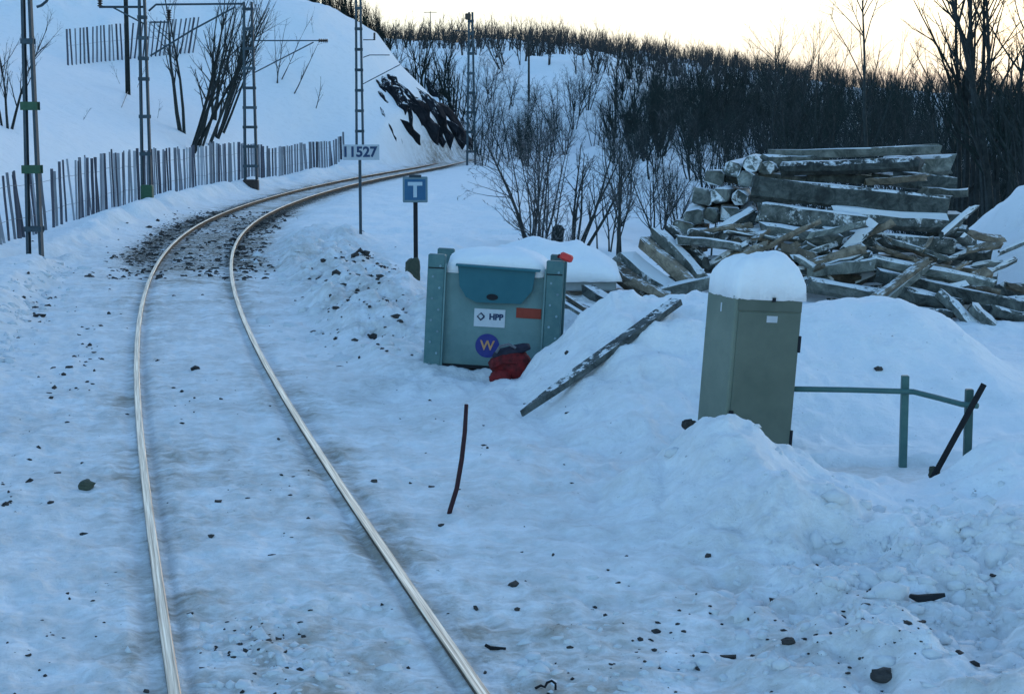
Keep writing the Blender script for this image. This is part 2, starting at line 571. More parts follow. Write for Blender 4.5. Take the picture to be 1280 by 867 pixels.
M['board_grey'] = mat_plain('board_grey', (.16, .19, .19), (.24, .26, .26), 5, .8)

# ------------------------------------------------------------------ mesh helpers


class MB:
    def __init__(s):
        s.v, s.f, s.m = [], [], []
        s.mi = 0

    def add(s, vs, fs):
        o = len(s.v)
        s.v.extend([tuple(p) for p in vs])
        s.f.extend([tuple(i + o for i in f) for f in fs])
        s.m.extend([s.mi] * len(fs))
        return s

    def box(s, c, size, rot=None, bev=0.0):
        hx, hy, hz_ = size[0] / 2, size[1] / 2, size[2] / 2
        pts = []
        if bev <= 0:
            for z in (-hz_, hz_):
                pts += [(-hx, -hy, z), (hx, -hy, z), (hx, hy, z), (-hx, hy, z)]
            fs = [(3, 2, 1, 0), (4, 5, 6, 7), (0, 1, 5, 4), (1, 2, 6, 5), (2, 3, 7, 6), (3, 0, 4, 7)]
        else:
            e = bev
            lev = [(-hz_, e), (-hz_ + e, 0), (hz_ - e, 0), (hz_, e)]
            for z, i in lev:
                a, b_ = hx - i, hy - i
                pts += [(-a + e, -b_, z), (a - e, -b_, z), (a, -b_ + e, z), (a, b_ - e, z), (a - e, b_, z), (-a + e, b_, z), (-a, b_ - e, z), (-a, -b_ + e, z)]
            fs = [tuple(range(7, -1, -1)), tuple(range(24, 32))]
            for k in range(3):
                for j in range(8):
                    fs.append((k * 8 + j, k * 8 + (j + 1) % 8, (k + 1) * 8 + (j + 1) % 8, (k + 1) * 8 + j))
        mt = rot if rot is not None else Matrix.Identity(3)
        c = Vector(c)
        return s.add([mt @ Vector(p) + c for p in pts], fs)

    def tube(s, pts, rads, n=6, cap=True):
        pts = [Vector(p) for p in pts]
        if not hasattr(rads, '__len__'):
            rads = [rads] * len(pts)
        vs, fs = [], []
        for i, p in enumerate(pts):
            a = pts[max(i - 1, 0)]
            b_ = pts[min(i + 1, len(pts) - 1)]
            t = (b_ - a).normalized()
            ref = Vector((0, 0, 1)) if abs(t.z) < .9 else Vector((1, 0, 0))
            u = t.cross(ref).normalized()
            w = t.cross(u)
            for k in range(n):
                an = 2 * math.pi * k / n
                vs.append(p + (u * math.cos(an) + w * math.sin(an)) * rads[i])
        for i in range(len(pts) - 1):
            for k in range(n):
                fs.append((i * n + k, i * n + (k + 1) % n, (i + 1) * n + (k + 1) % n, (i + 1) * n + k))
        if cap:
            fs.append(tuple(range(n - 1, -1, -1)))
            o = (len(pts) - 1) * n
            fs.append(tuple(range(o, o + n)))
        return s.add(vs, fs)

    def bar(s, a, b_, w, h=None):
        a, b_ = Vector(a), Vector(b_)
        d = b_ - a
        h = w if h is None else h
        q = d.to_track_quat('X', 'Z').to_matrix()
        return s.box((a + b_) / 2, (d.length, w, h), q)

    def mesh(s, name, mats, smooth=False):
        me = bpy.data.meshes.new(name)
        me.from_pydata(s.v, [], s.f)
        mats = mats if isinstance(mats, (list, tuple)) else [mats]
        for m in mats:
            me.materials.append(m)
        if len(mats) > 1:
            me.polygons.foreach_set('material_index', s.m)
        if smooth:
            me.polygons.foreach_set('use_smooth', [True] * len(me.polygons))
        me.update()
        return me

    def build(s, name, mats, parent=None, loc=None, smooth=False, rot=None):
        o = bpy.data.objects.new(name, s.mesh(name, mats, smooth))
        COL.objects.link(o)
        if parent is not None:
            o.parent = parent
        if loc is not None:
            o.location = loc
        if rot is not None:
            o.rotation_euler = rot
        return o


def tag(o, label=None, cat=None, group=None, kind=None):
    if label:
        o['label'] = label
    if cat:
        o['category'] = cat
    if group:
        o['group'] = group
    if kind:
        o['kind'] = kind
    return o


def empty(name, loc, label, cat, group=None, rot=None):
    o = bpy.data.objects.new(name, None)
    o.empty_display_size = .2
    COL.objects.link(o)
    o.location = loc
    if rot is not None:
        o.rotation_euler = rot
    return tag(o, label, cat, group)


def link_mesh(name, me, parent=None, loc=None, rot=None, scale=None):
    o = bpy.data.objects.new(name, me)
    COL.objects.link(o)
    if parent is not None:
        o.parent = parent
    if loc is not None:
        o.location = loc
    if rot is not None:
        o.rotation_euler = rot
    if scale is not None:
        o.scale = scale
    return o


def copy_tree(src, loc, rz, sc, label=None, group=None):
    c = src.copy()
    COL.objects.link(c)
    c.location = loc
    c.rotation_euler = (0, 0, rz)
    c.scale = (sc, sc, sc)
    if label:
        c['label'] = label
    if group:
        c['group'] = group
    for ch in src.children:
        k = ch.copy()
        COL.objects.link(k)
        k.parent = c
    return c


def text_mesh(txt, size, mat, name='lettering', parent=None, loc=(0, 0, 0), rot=(R(90), 0, 0), ext=.002, bold=0.0):
    cu = bpy.data.curves.new(name, 'FONT')
    cu.body = txt
    cu.size = size
    cu.align_x = 'CENTER'
    cu.align_y = 'CENTER'
    cu.extrude = ext
    cu.offset = bold
    cu.resolution_u = 3
    tmp = bpy.data.objects.new('tmp_text', cu)
    COL.objects.link(tmp)
    dg = bpy.context.evaluated_depsgraph_get()
    me = bpy.data.meshes.new_from_object(tmp.evaluated_get(dg))
    bpy.data.objects.remove(tmp)
    me.name = name
    me.materials.clear()
    me.materials.append(mat)
    o = bpy.data.objects.new(name, me)
    COL.objects.link(o)
    o.parent = parent
    o.location = loc
    o.rotation_euler = rot
    return o


# ------------------------------------------------------------------ ground
def build_ground():
    az = np.concatenate([np.arange(-180, -60, 6), np.arange(-60, -19, 1.2), np.arange(-19, 19.01, .082), np.arange(20.2, 60, 1.2), np.arange(60, 180, 6)])
    r = [.6, 1.5, 3, 4.5, 6, 7, 7.6]
    q = 8.0
    while q < 170:
        r.append(q)
        q *= 1.0042
    while q < 470:
        r.append(q)
        q *= 1.012
    while q < 3500:
        r.append(q)
        q *= 1.12
    r = np.array(r)
    A, Rr = np.meshgrid(np.radians(az), r)
    X = Rr * np.sin(A)
    Y = Rr * np.cos(A)
    Z = height(X, Y)
    back = sst(3, -8, Y) if False else np.clip((4 - Y) / 10, 0, 1)
    Z = Z * (1 - back) + back * -.05
    nr, na = A.shape
    co = np.stack([X, Y, Z], -1).reshape(-1, 3)
    idx = np.arange(nr * na).reshape(nr, na)
    a = idx[:-1, :]
    b = np.roll(idx, -1, axis=1)[:-1, :]
    c = np.roll(idx, -1, axis=1)[1:, :]
    d = idx[1:, :]
    quads = np.stack([a, b, c, d], -1).reshape(-1, 4)[:, ::-1]
    n0 = len(co)
    co = np.vstack([co, [[0, 0, co[:na, 2].mean()]]])
    tri = np.stack([np.full(na, n0), idx[0], np.roll(idx[0], -1)], -1)[:, ::-1]
    nq, ntri = len(quads), len(tri)
    me = bpy.data.meshes.new('snow_ground')
    me.vertices.add(len(co))
    me.vertices.foreach_set('co', co.astype(np.float32).ravel())
    loops = np.concatenate([quads.ravel(), tri.ravel()])
    me.loops.add(len(loops))
    me.loops.foreach_set('vertex_index', loops.astype(np.int32))
    st = np.concatenate([np.arange(nq) * 4, nq * 4 + np.arange(ntri) * 3])
    me.polygons.add(nq + ntri)
    me.polygons.foreach_set('loop_start', st.astype(np.int32))
    me.polygons.foreach_set('use_smooth', np.ones(nq + ntri, bool))
    me.update(calc_edges=True)
    x, y = co[:, 0], co[:, 1]
    dd = (x - trk(y)) / np.sqrt(1 + trk_slope(y) ** 2)
    ad = np.abs(dd)
    n1 = fbm(x / 1.3, y / 1.7, 21, 4)
    dirt_tone = .62 * np.exp(-((ad - .78) / .26) ** 2) + .30 * np.exp(-(ad / 1.5) ** 2) + .28 * (1 - sst(2, 4.2, ad))
    dirt_tone = dirt_tone + 1.7 * (1 - sst(1.0, 2.2, ad)) * sst(32, 38, y + 2.2 * n1)
    dirt_tone = dirt_tone * (.75 + .7 * n1) * (1 - sst(130, 170, y))
    dirt_tone = dirt_tone + .5 * np.exp(-((x - .05 - .2 * n1) / .9) ** 2) * np.exp(-((y - 9.0) / 1.6) ** 2) * (dd > .9)
    dirt_tone = dirt_tone + .75 * np.exp(-(dd / .62) ** 2) * np.exp(-((y - 8.8) / 1.3) ** 2)
    dirt_tone = dirt_tone + .22 * (1 - sst(3.6, 5.0, ad)) * (1 - sst(36, 44, y)) + .15 * sst(.5, 1.2, x) * (1 - sst(11.5, 12.5, y))
    dirt_tone = dirt_tone + .30 * sst(.6, 1.6, x) * np.exp(-((y - 9.8) / 1.7) ** 2)
    dirt_tone = dirt_tone + .5 * sst(2.2, 2.4, x) * (1 - sst(3.5, 3.9, x)) * sst(13.75, 14.0, y) * (1 - sst(14.75, 14.9, y))  # darker tone over the pit floor beside the cabinet
    dirt_tone = dirt_tone + .35 * sst(1.7, 2.2, dd) * (1 - sst(3.4, 4.4, dd)) * sst(20, 25, y) * (1 - sst(40, 48, y))
    gv = np.zeros_like(x)
    zone = sst(33, 38, y + 2.2 * n1) * (1 - sst(52, 64, y))
    gv = np.maximum(gv, zone * (.74 * np.exp(-((dd + 1.25) / .60) ** 2)))
    gv = np.maximum(gv, zone * (.68 * np.exp(-((dd - .80) / .50) ** 2)))
    gv = np.maximum(gv, zone * .50 * (1 - sst(1.2, 2.0, ad)))
    line = sst(44, 52, y) * (1 - sst(118, 150, y))
    gv = np.maximum(gv, line * .95 * np.exp(-((ad - .92) / .50) ** 2))
    for nm, val in (('dirt_tone', np.clip(dirt_tone, 0, 1.7)), ('gravel', np.clip(gv, 0, 1.25))):
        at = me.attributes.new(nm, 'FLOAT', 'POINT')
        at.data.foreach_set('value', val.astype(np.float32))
    me.materials.append(M['ground'])
    o = bpy.data.objects.new('snow_ground', me)
    COL.objects.link(o)
    return tag(o, 'snow covered ground with railway bed, snowbanks and hillside', None, None, 'structure')


build_ground()

# ------------------------------------------------------------------ rails
def build_rail(side, label):
    prof = [(-.062, -.16), (-.062, -.148), (-.012, -.125), (-.012, -.045), (-.032, -.030), (-.032, -.006), (-.026, 0),
            (.026, 0), (.032, -.006), (.032, -.030), (.012, -.045), (.012, -.125), (.062, -.148), (.062, -.16)]
    ys = np.concatenate([np.arange(3, 40, .25), np.arange(40, 172, 1.0)])
    tx = trk(ys)
    sl = trk_slope(ys)
    k = 1 / np.sqrt(1 + sl * sl)
    vs, fs, mi = [], [], []
    for x, y, s_, kk in zip(tx, ys, sl, k):
        for (px, pz) in prof:
            o = side * .7535 + px
            vs.append((x + o * kk, y - o * s_ * kk, pz + .004))
    n = len(prof)
    for i in range(len(ys) - 1):
        for j in range(n):
            fs.append((i * n + j, i * n + (j + 1) % n, (i + 1) * n + (j + 1) % n, (i + 1) * n + j)[::-1])
            mi.append(0 if j in (5, 6, 7) else 1)
    me = bpy.data.meshes.new('steel_rail')
    me.from_pydata(vs, [], fs)
    me.materials.append(M['rail_top'])
    me.materials.append(M['rail_side'])
    me.polygons.foreach_set('material_index', mi)
    ua = me.attributes.new('rail_uv', 'FLOAT_VECTOR', 'POINT')
    uv = []
    for y in ys:
        for (px, pz) in prof:
            uv += [px * 75, y * .8 + side, pz * 40]
    ua.data.foreach_set('vector', uv)
    me.update()
    o = bpy.data.objects.new('steel_rail', me)
    COL.objects.link(o)
    tag(o, label, 'rail', 'rails of the curving track')


build_rail(-1, 'polished steel rail on the side of the slatted snow fence')
build_rail(1, 'polished steel rail on the side of the grey cabinet and steel box')

# ------------------------------------------------------------------ catenary masts
def mast(u, v_base, Y, wpx_bot, wpx_top0, plates, label, height_m=8.0, depth=.22, green=(), foot=False, z0=None):
    p = atY(u, v_base, Y)
    z = p.z
    root = empty('catenary_mast', p, label, 'mast', 'lattice masts along the track')
    k = Y / F
    zt0 = CAMZ + 157 / F * Y - z          # height where the photo's top edge cuts it
    wb, wt0 = wpx_bot * k, wpx_top0 * k

    def wid(h):
        return max(wb + (wt0 - wb) * h / zt0, .10)
    for s in (-1, 1):
        m = MB()
        vs = []
        t_, fl_ = .014, max(.055, Y / F * 2.6)
        for h in (-.5, height_m):
            hh_ = max(h, 0)
            cx, dp = s * wid(hh_) / 2, depth / 2 * (1 - .3 * hh_ / height_m)
            vs += [(cx, -dp, h), (cx - s * fl_, -dp, h), (cx - s * fl_, -dp + t_, h), (cx - s * t_, -dp + t_, h),
                   (cx - s * t_, dp - t_, h), (cx - s * fl_, dp - t_, h), (cx - s * fl_, dp, h), (cx, dp, h)]
        fs = [tuple(range(7, -1, -1)), tuple(range(8, 16))] + [(i, (i + 1) % 8, 8 + (i + 1) % 8, 8 + i) for i in range(8)]
        m.add(vs, fs)
        m.build('leg', M['mast'], root)
    hs = []
    for v in plates:
        hs.append((CAMZ + (157 - v) / F * Y - z, v))
    hh = max(h for h, v in hs) + .9
    while hh < height_m:
        hs.append((hh, None))
        hh += .8
    for h, v in hs:
        g = v in green
        for e in (-1, 1):
            m = MB()
            m.box((0, e * (depth * .5 * (1 - .3 * h / height_m) + .007), h), (wid(h) + (.10 if g else .04), .012, (.17 if g else max(.11, Y / F * 3.4))))
            m.build('batten_plate', M['green'] if g else M['mast'], root)
    if foot:
        MB().box((0, 0, .25), (wb * 1.05, depth * 1.5, .5), bev=.03).build('foot_block', M['insul'], root)
    return root, p, z


def loc(p, u, v, Y):
    return atY(u, v, Y) - p


def insulator(m, a, b):
    a, b = Vector(a), Vector(b)
    pts, rd = [], []
    nseg = 5
    for i in range(nseg):
        for f_, r_ in ((0, .035), (.35, .085), (.6, .085), (.99, .035)):
            pts.append(a.lerp(b, (i + f_) / nseg))
            rd.append(r_)
    m.tube(pts, rd, 8)


Y1, Y2, Y3, Y4, Y5 = 36.5, 55.5, 76.0, 118.0, 129.0
r1, p1, z1 = mast(44, 322, Y1, 20, 12, (54, 133, 211, 285), 'lattice mast with green plates standing nearest at the left edge', green=(133, 211))
m = MB()
m.tube([loc(p1, 46, 9, Y1), loc(p1, 52, 7, Y1), loc(p1, 58, 2, Y1), loc(p1, 63, -8, Y1)], .03, 6)
m.build('stay_bracket', M['mast'], r1)

r2, p2, z2 = mast(184, 260, Y2, 14, 9, (25, 50, 75, 100, 146, 192), 'lattice mast with long bracket arms beside the leaning tree clump', foot=False)
m = MB(); m.tube([loc(p2, 186, 14, Y2), loc(p2, 195, 6, Y2), loc(p2, 305, 5, Y2)], .035, 6); m.build('bracket_arm', M['mast'], r2)
m = MB(); m.tube([loc(p2, 188, 70, Y2), loc(p2, 240, 38, Y2), loc(p2, 294, 9, Y2)], .03, 6); m.build('stay_tube', M['mast'], r2)
m = MB(); m.tube([loc(p2, 188, 28, Y2), loc(p2, 210, 28, Y2), loc(p2, 211, 14, Y2)], .03, 6); m.build('registration_tube', M['mast'], r2)
m = MB(); insulator(m, loc(p2, 211, 26, Y2), loc(p2, 211, 12, Y2)); m.build('insulator', M['insul'], r2)
m = MB(); m.tube([loc(p2, 182, 9, Y2), loc(p2, 124, 9, Y2)], .04, 6); m.build('feeder_arm', M['mast'], r2)
m = MB(); m.tube([loc(p2, 180, 30, Y2), loc(p2, 142, 10, Y2)], .028, 6); m.build('feeder_brace', M['mast'], r2)
m = MB(); insulator(m, loc(p2, 125, 9, Y2), loc(p2, 125, -6, Y2)); m.build('insulator', M['insul'], r2)
MB().box(loc(p2, 184, 242, Y2), (.36, .34, .55), bev=.03).build('switch_box', M['green'], r2)

r3, p3, z3 = mast(314, 239, Y3, 18, 12, tuple(range(15, 225, 24)), 'lattice mast standing in front of the leaning tree clump at the fence', foot=True, depth=.3)
m = MB(); m.tube([loc(p3, 316, 51, Y3), loc(p3, 405, 51, Y3)], .03, 6); m.build('bracket_arm', M['mast'], r3)
m = MB(); m.tube([loc(p3, 316, 92, Y3), loc(p3, 392, 53, Y3)], .028, 6); m.build('stay_tube', M['mast'], r3)
m = MB(); insulator(m, loc(p3, 398, 51, Y3), loc(p3, 410, 51, Y3)); m.build('insulator', M['insul'], r3)

r4, p4, z4 = mast(450, 206, Y4, 11, 8, tuple(range(14, 200, 25)), 'slim lattice mast rising behind the number board', depth=.3, height_m=13.0)
m = MB(); m.tube([loc(p4, 454, 50, Y4), loc(p4, 469, 50, Y4)], .035, 6); m.build('bracket_arm', M['mast'], r4)
m = MB(); insulator(m, loc(p4, 468, 50, Y4), loc(p4, 468, 41, Y4)); m.build('insulator', M['insul'], r4)
m = MB(); m.tube([loc(p4, 454, 72, Y4), loc(p4, 462, 69, Y4), loc(p4, 487, 69, Y4)], .035, 6); m.build('registration_tube', M['mast'], r4)
m = MB(); m.tube([loc(p4, 454, 105, Y4), loc(p4, 500, 81, Y4)], .035, 6); m.build('stay_tube', M['mast'], r4)

r5, p5, z5 = mast(589, 207, Y5, 13, 6, tuple(range(45, 200, 24)), 'far lattice mast with a dark cap beside the rock cutting', height_m=11.0, depth=.3)
MB().box(loc(p5, 585, 21, Y5), (.42, .4, .45), bev=.05).build('top_cap', M['insul'], r5)
m = MB(); m.tube([loc(p5, 588, 40, Y5), loc(p5, 566, 38, Y5)], .04, 6); m.build('bracket_arm', M['mast'], r5)

# wooden pole on the hillside with its guy wire
pp = hit(160, 118, 60)
wp = empty('wooden_pole', pp, 'dark wooden pole rising from the snowy hillside', 'pole')
MB().tube([(0, 0, -.5), (0.02, 0, 4), (0, 0, 9)], [.15, .13, .11], 10).build('pole_shaft', M['bark'], wp, smooth=True)
g1 = hit(126, 198, 38)
m = MB(); m.tube([(0, 0, .15), tuple(g1 - pp)], .02, 4); m.build('guy_wire', M['wire'], wp)
# pole and pylon far on the ridge side
q = hit(661, 128, 120)
po = empty('utility_pole', q, 'thin dark pole standing in the far birch wood', 'pole')
MB().tube([(0, 0, -.5), (0, 0, 5.4 * q.y / 160)], [.14, .10], 8).build('pole_shaft', M['bark'], po)
q = hit(538, 45, 150)
py = empty('power_pylon', q, 'small crossarmed pylon on the far ridge against the sky', 'pylon')
hp = (45 - 10) / F * q.y
MB().tube([(0, 0, -.5), (0, 0, hp)], [.14, .10], 8).build('pole_shaft', M['mast'], py)
MB().box((0, 0, hp - .2), (16 / F * q.y, .14, .14)).build('crossarm', M['mast'], py)

# ------------------------------------------------------------------ snow fences of slats
def fence_slats(root, pts, mats, wfun, hfun, tilt):
    cache = {}
    for (p, hgt, wd, ti, mk) in pts:
        key = (mk, round(wd, 2))
        if key not in cache:
            mb = MB()
            w2, t2 = round(wd, 2) / 2, .011
            vs = []
            for zz, ox in ((-.35, 0), (.35, .006), (.7, -.004), (1, .0)):
                vs += [(-w2 + ox, -t2, zz), (w2 + ox, -t2, zz), (w2 + ox, t2, zz), (-w2 + ox, t2, zz)]
            fs = [(3, 2, 1, 0), (12, 13, 14, 15)]
            for k in range(3):
                for j in range(4):
                    fs.append((k * 4 + j, k * 4 + (j + 1) % 4, k * 4 + 4 + (j + 1) % 4, k * 4 + 4 + j))
            mb.add(vs, fs)
            cache[key] = mb.mesh('slat', M[mk])
        link_mesh('slat', cache[key], root, p, (ti[0], ti[1], rnd.uniform(-.25, .25)), (1, 1, hgt))


def fence_pt(u):
    lo, hi = 30.0, 150.0
    for _ in range(40):
        y = (lo + hi) / 2
        if 640 + float(fen(y)) / y * F > u:
            hi = y
        else:
            lo = y
    y = (lo + hi) / 2
    return float(fen(y)), y


bx, by = fence_pt(200)
fr = empty('snow_fence', (bx, by, hz(bx, by)), 'long weathered slat snow fence standing along the foot of the hill', 'fence')
o3 = Vector(fr.location)
pts, u = [], -6.0
tops = []
while u < 432:
    x, y = fence_pt(u)
    px = F / y
    zb = hz(x, y)
    hgt = 1.72 + .05 * math.sin(u * .05) + rnd.uniform(-.07, .05) - (.20 if u < 72 else 0) - (.12 if u > 330 else 0)
    dens = 1 if u > 95 else (0 if (30 < u < 42 or 60 < u < 66 or 84 < u < 93) else 1)
    wpx = rnd.choice((1.7, 2.0, 2.4, 2.8, 3.6)) if u > 60 else rnd.choice((2.6, 3.4, 4.2))
    wd = max(min(wpx / px, .18), .045)
    mk = rnd.choices(('slat_a', 'slat_b', 'slat_c'), (3, 5, 5))[0]
    if dens and rnd.random() > .07:
        ti = (rnd.uniform(-.03, .03), rnd.uniform(-.025, .025) - (.06 if u < 60 else 0) - (.07 if rnd.random() < .05 else 0))
        pts.append((Vector((x, y, zb - .05)) - o3, hgt, wd, ti, mk))
        tops.append((u, Vector((x, y + .02, zb)) - o3))
    u += wpx + rnd.choice((.3, .4, .6, .8, 1.6)) * (1 if u > 95 else 1.5)
fence_slats(fr, pts, None, None, None, None)
for hgt in (.45, 1.2):
    m = MB()
    m.tube([p + Vector((0, 0, hgt)) for (u_, p) in tops], .006, 3, False)
    m.build('fence_wire', M['wire'], fr)

ua = [(85 + i * 5.2) for i in range(31)]
hp_ = [hit(u_, 82 - (u_ - 85) * .10, 50) for u_ in ua]
yref = sum(p.y for p in hp_) / len(hp_)
f2 = empty('snow_fence', hp_[15], 'short slat snow fence high on the hillside behind the pole', 'fence')
o3 = Vector(f2.location)
pts, tl = [], []
for u_, p in zip(ua, hp_):
    k = p.y / F
    ti = (rnd.uniform(-.04, .04), rnd.uniform(-.03, .03) + (0 if u_ < 160 else .12 + .0008 * (u_ - 160)))
    pts.append((p - o3, 44 * k, rnd.choice((2.0, 2.4, 1.7)) * k, ti, rnd.choice(('slat_a', 'slat_b'))))
    tl.append(p - o3 + Vector((0, .02, 24 * k)))
fence_slats(f2, pts, None, None, None, None)
m = MB(); m.tube(tl, .008, 3, False); m.build('fence_wire', M['wire'], f2)

# ------------------------------------------------------------------ steel box with flap, stickers, posts and snow on top
def snow_cap(name, sx, sy, h, parent=None, loc=None, seed=0, skirt=.03, nx=22, ny=18, powr=2.6, mat='snow', asym=0.0, rot=None, rough=.6):
    """thick pillow of snow over a rectangle of sx by sy"""
    rs = random.Random(seed)
    vs, fs = [], []
    for j in range(ny + 1):
        for i in range(nx + 1):
            a, b = i / nx * 2 - 1, j / ny * 2 - 1
            e = max(0.0, 1 - abs(a) ** powr) ** .5 * max(0.0, 1 - abs(b) ** powr) ** .5
            x, y = a * sx / 2, b * sy / 2
            nz = float(fbm(np.array([x * 3.1 + seed]), np.array([y * 3.1]), seed, 3)[0])
            nf = float(fbm(np.array([x * 9 + seed]), np.array([y * 9 + a]), seed + 5, 3)[0])
            z = h * e * (1 + (.14 + .10 * rough) * nz + .06 * rough * nf + asym * a)
            bul = 1 + skirt * math.sin(math.pi * min(1, e * 1.2)) + .02 * nz + .035 * rough * nf
            vs.append((x * bul, y * bul, z + (0 if 0 < i < nx and 0 < j < ny else -skirt * (.8 + .3 * rs.random()))))
    for j in range(ny):
        for i in range(nx):
            o = j * (nx + 1) + i
            fs.append((o, o + 1, o + nx + 2, o + nx + 1))
    nb = len(vs)
    ring = [i for i in range(nx + 1)] + [j * (nx + 1) + nx for j in range(1, ny + 1)] + [ny * (nx + 1) + i for i in range(nx - 1, -1, -1)] + [j * (nx + 1) for j in range(ny - 1, 0, -1)]
    fs.append(tuple(reversed(ring)))
    mb = MB()
    mb.add(vs, fs)
    return mb.build(name, M[mat], parent, loc, True, rot)


YB = 20.0
pb = atY(613, 470, YB)
pb.z = -.02
bw, bh, bd = 1.55, 1.355, .95
box = empty('steel_box', pb, 'grey green steel box with round badge and snow on top', 'storage box', None, (0, R(3.0), R(-4)))
ph = 1.15
MB().box((0, bd / 2, .06 + ph / 2), (bw - .34, bd - .06, ph), bev=.012).build('body', M['box'], box)
for s in (-1, 1):
    for e in (0, 1):
        cx = s * (bw / 2 - .10)
        m = MB()
        m.box((cx, e * bd + .005 * (1 - e), bh / 2), (.20, .10, bh), bev=.012)
        po = m.build('corner_post', M['box_post'], box)
        if e == 0:
            MB().box((cx - s * .105, -.02, bh / 2 - .04), (.02, .07, bh - .12), bev=.004).build('post_flange', M['box'], po)
            MB().box((cx, -.048, bh - .155), (.18, .008, .012)).build('weld_line', M['hole'], po)
            rvm = MB().tube([(0, .003, 0), (0, -.010, 0)], .014, 8).mesh('rivet', M['sign_frame'])
            for k in range(10):
                link_mesh('rivet', rvm, po, (cx + (.045 if k % 2 else -.035), -.048, .10 + k * .125))
MB().box((0, -.004, .085), (bw - .40, .03, .04)).build('bottom_rail', M['hole'], box)
for s in (-1, 1):
    MB().box((s * .62, -.01, .01), (.20, .14, .11), bev=.015).build('skid_foot', M['box_post'], box)
# hanging flap with clipped corners
fl = MB()
prof = [(-.43, 1.235), (.46, 1.235), (.43, 1.00), (.31, .845), (-.20, .835), (-.32, .89), (-.40, 1.01)]
n = len(prof)
vs = [(x, -.055, z) for x, z in prof] + [(x, .012, z) for x, z in prof]
fl.add(vs, [tuple(range(n)), tuple(range(2 * n - 1, n - 1, -1))] + [((i + 1) % n, i, i + n, (i + 1) % n + n) for i in range(n)])
flap = fl.build('flap', M['box_lid'], box)
m = MB()
m.tube([(0, 0, 0), (0, -.012, 0)], .05, 16)
o = m.build('hand_hole', M['hole'], flap, (-.02, -.052, .905))
o.scale = (1.35, 1, .72)
MB().box((.03, -.045, 1.243), (.96, .12, .022), Matrix.Rotation(R(1), 3, 'Y')).build('top_lip', M['box_lid'], box)
FYB = .03 - .001
st = MB().box((-.045, FYB - .004, .655), (.355, .008, .205)).build('sticker', M['white'], box)
text_mesh('HPP', .092, M['ink'], 'lettering', st, (.03, FYB - .010, .668), bold=.005)
m = MB()
m.tube([(-.145 + .040 * math.cos(a), FYB - .010, .668 + .040 * math.sin(a)) for a in np.linspace(0, 2 * math.pi, 5)], .010, 5)
m.build('logo_mark', M['ink'], st)
bdg = MB().tube([(-.055, FYB + .004, .335), (-.055, FYB - .008, .335)], .138, 28).build('round_badge', M['blue_badge'], box)
text_mesh('W', .155, M['orange'], 'lettering', bdg, (-.055, FYB - .012, .335), bold=.003)
MB().box((.40, FYB - .004, .735), (.285, .014, .115)).build('red_plate', M['red_dull'], box)
snow_cap('snow_cap', bw - .36, bd + .02, .25, box, (.0, bd / 2 + .01, ph + .03), 3, .03, powr=3.8)

# red lamp perched on the right corner post
pc = Matrix.LocRotScale(box.location, box.rotation_euler, None) @ Vector((bw / 2 + .02, .02, bh + .045))
bk = empty('red_lamp', pc, 'small red lamp perched on the corner of the steel box', 'lamp', None, (0, R(22), R(-4)))
MB().box((0, 0, 0), (.155, .10, .085), bev=.02).build('lens', M['red'], bk)
MB().box((-.085, 0, -.02), (.03, .06, .05), bev=.01).build('bracket', M['dark_red'], bk)

# dark red tool bag at the foot of the box
pg = atY(643, 481, 19.3)
pg.z = .02
bag = empty('tool_bag', pg, 'dark red cloth bag slumped against the front of the steel box', 'bag', None, (0, R(-14), R(-8)))


def blob(c, rad, seed, n=14, amp=.18, sq=2.6):
    vs, fs = [], []
    rs = n
    for j in range(n + 1):
        th = math.pi * j / n
        for i in range(rs):
            ph = 2 * math.pi * i / rs
            d = Vector((math.sin(th) * math.cos(ph), math.sin(th) * math.sin(ph), math.cos(th)))
            q = (abs(d.x) ** sq + abs(d.y) ** sq + abs(d.z) ** sq) ** (-1 / sq)
            w = 1 + amp * float(fbm(np.array([d.x * 2.2 + seed]), np.array([d.y * 2.2 + d.z * 1.7]), seed, 3)[0])
            vs.append((c[0] + d.x * q * rad[0] * w, c[1] + d.y * q * rad[1] * w, c[2] + d.z * q * rad[2] * w))
    for j in range(n):
        for i in range(rs):
            fs.append((j * rs + i, (j + 1) * rs + i, (j + 1) * rs + (i + 1) % rs, j * rs + (i + 1) % rs))
    return vs, fs


m = MB(); m.add(*blob((0, 0, .17), (.23, .15, .18), 4)); m.build('bag_body', M['dark_red'], bag, smooth=True)
m = MB(); m.add(*blob((.05, .02, .33), (.22, .13, .055), 6)); m.build('bag_flap', M['navy'], bag, smooth=True)
m = MB(); m.add(*blob((-.12, -.12, .08), (.13, .09, .09), 8)); m.build('side_pocket', M['dark_red'], bag, smooth=True)
m = MB(); m.tube([(-.10, -.11, .36), (-.04, -.14, .42), (.06, -.14, .42), (.12, -.11, .36)], .016, 6); m.build('handle', M['slat_b'], bag)
m = MB(); m.tube([(-.2, -.15, .2), (-.05, -.175, .24), (.1, -.165, .2)], .014, 6); m.build('strap', M['dark_red'], bag)

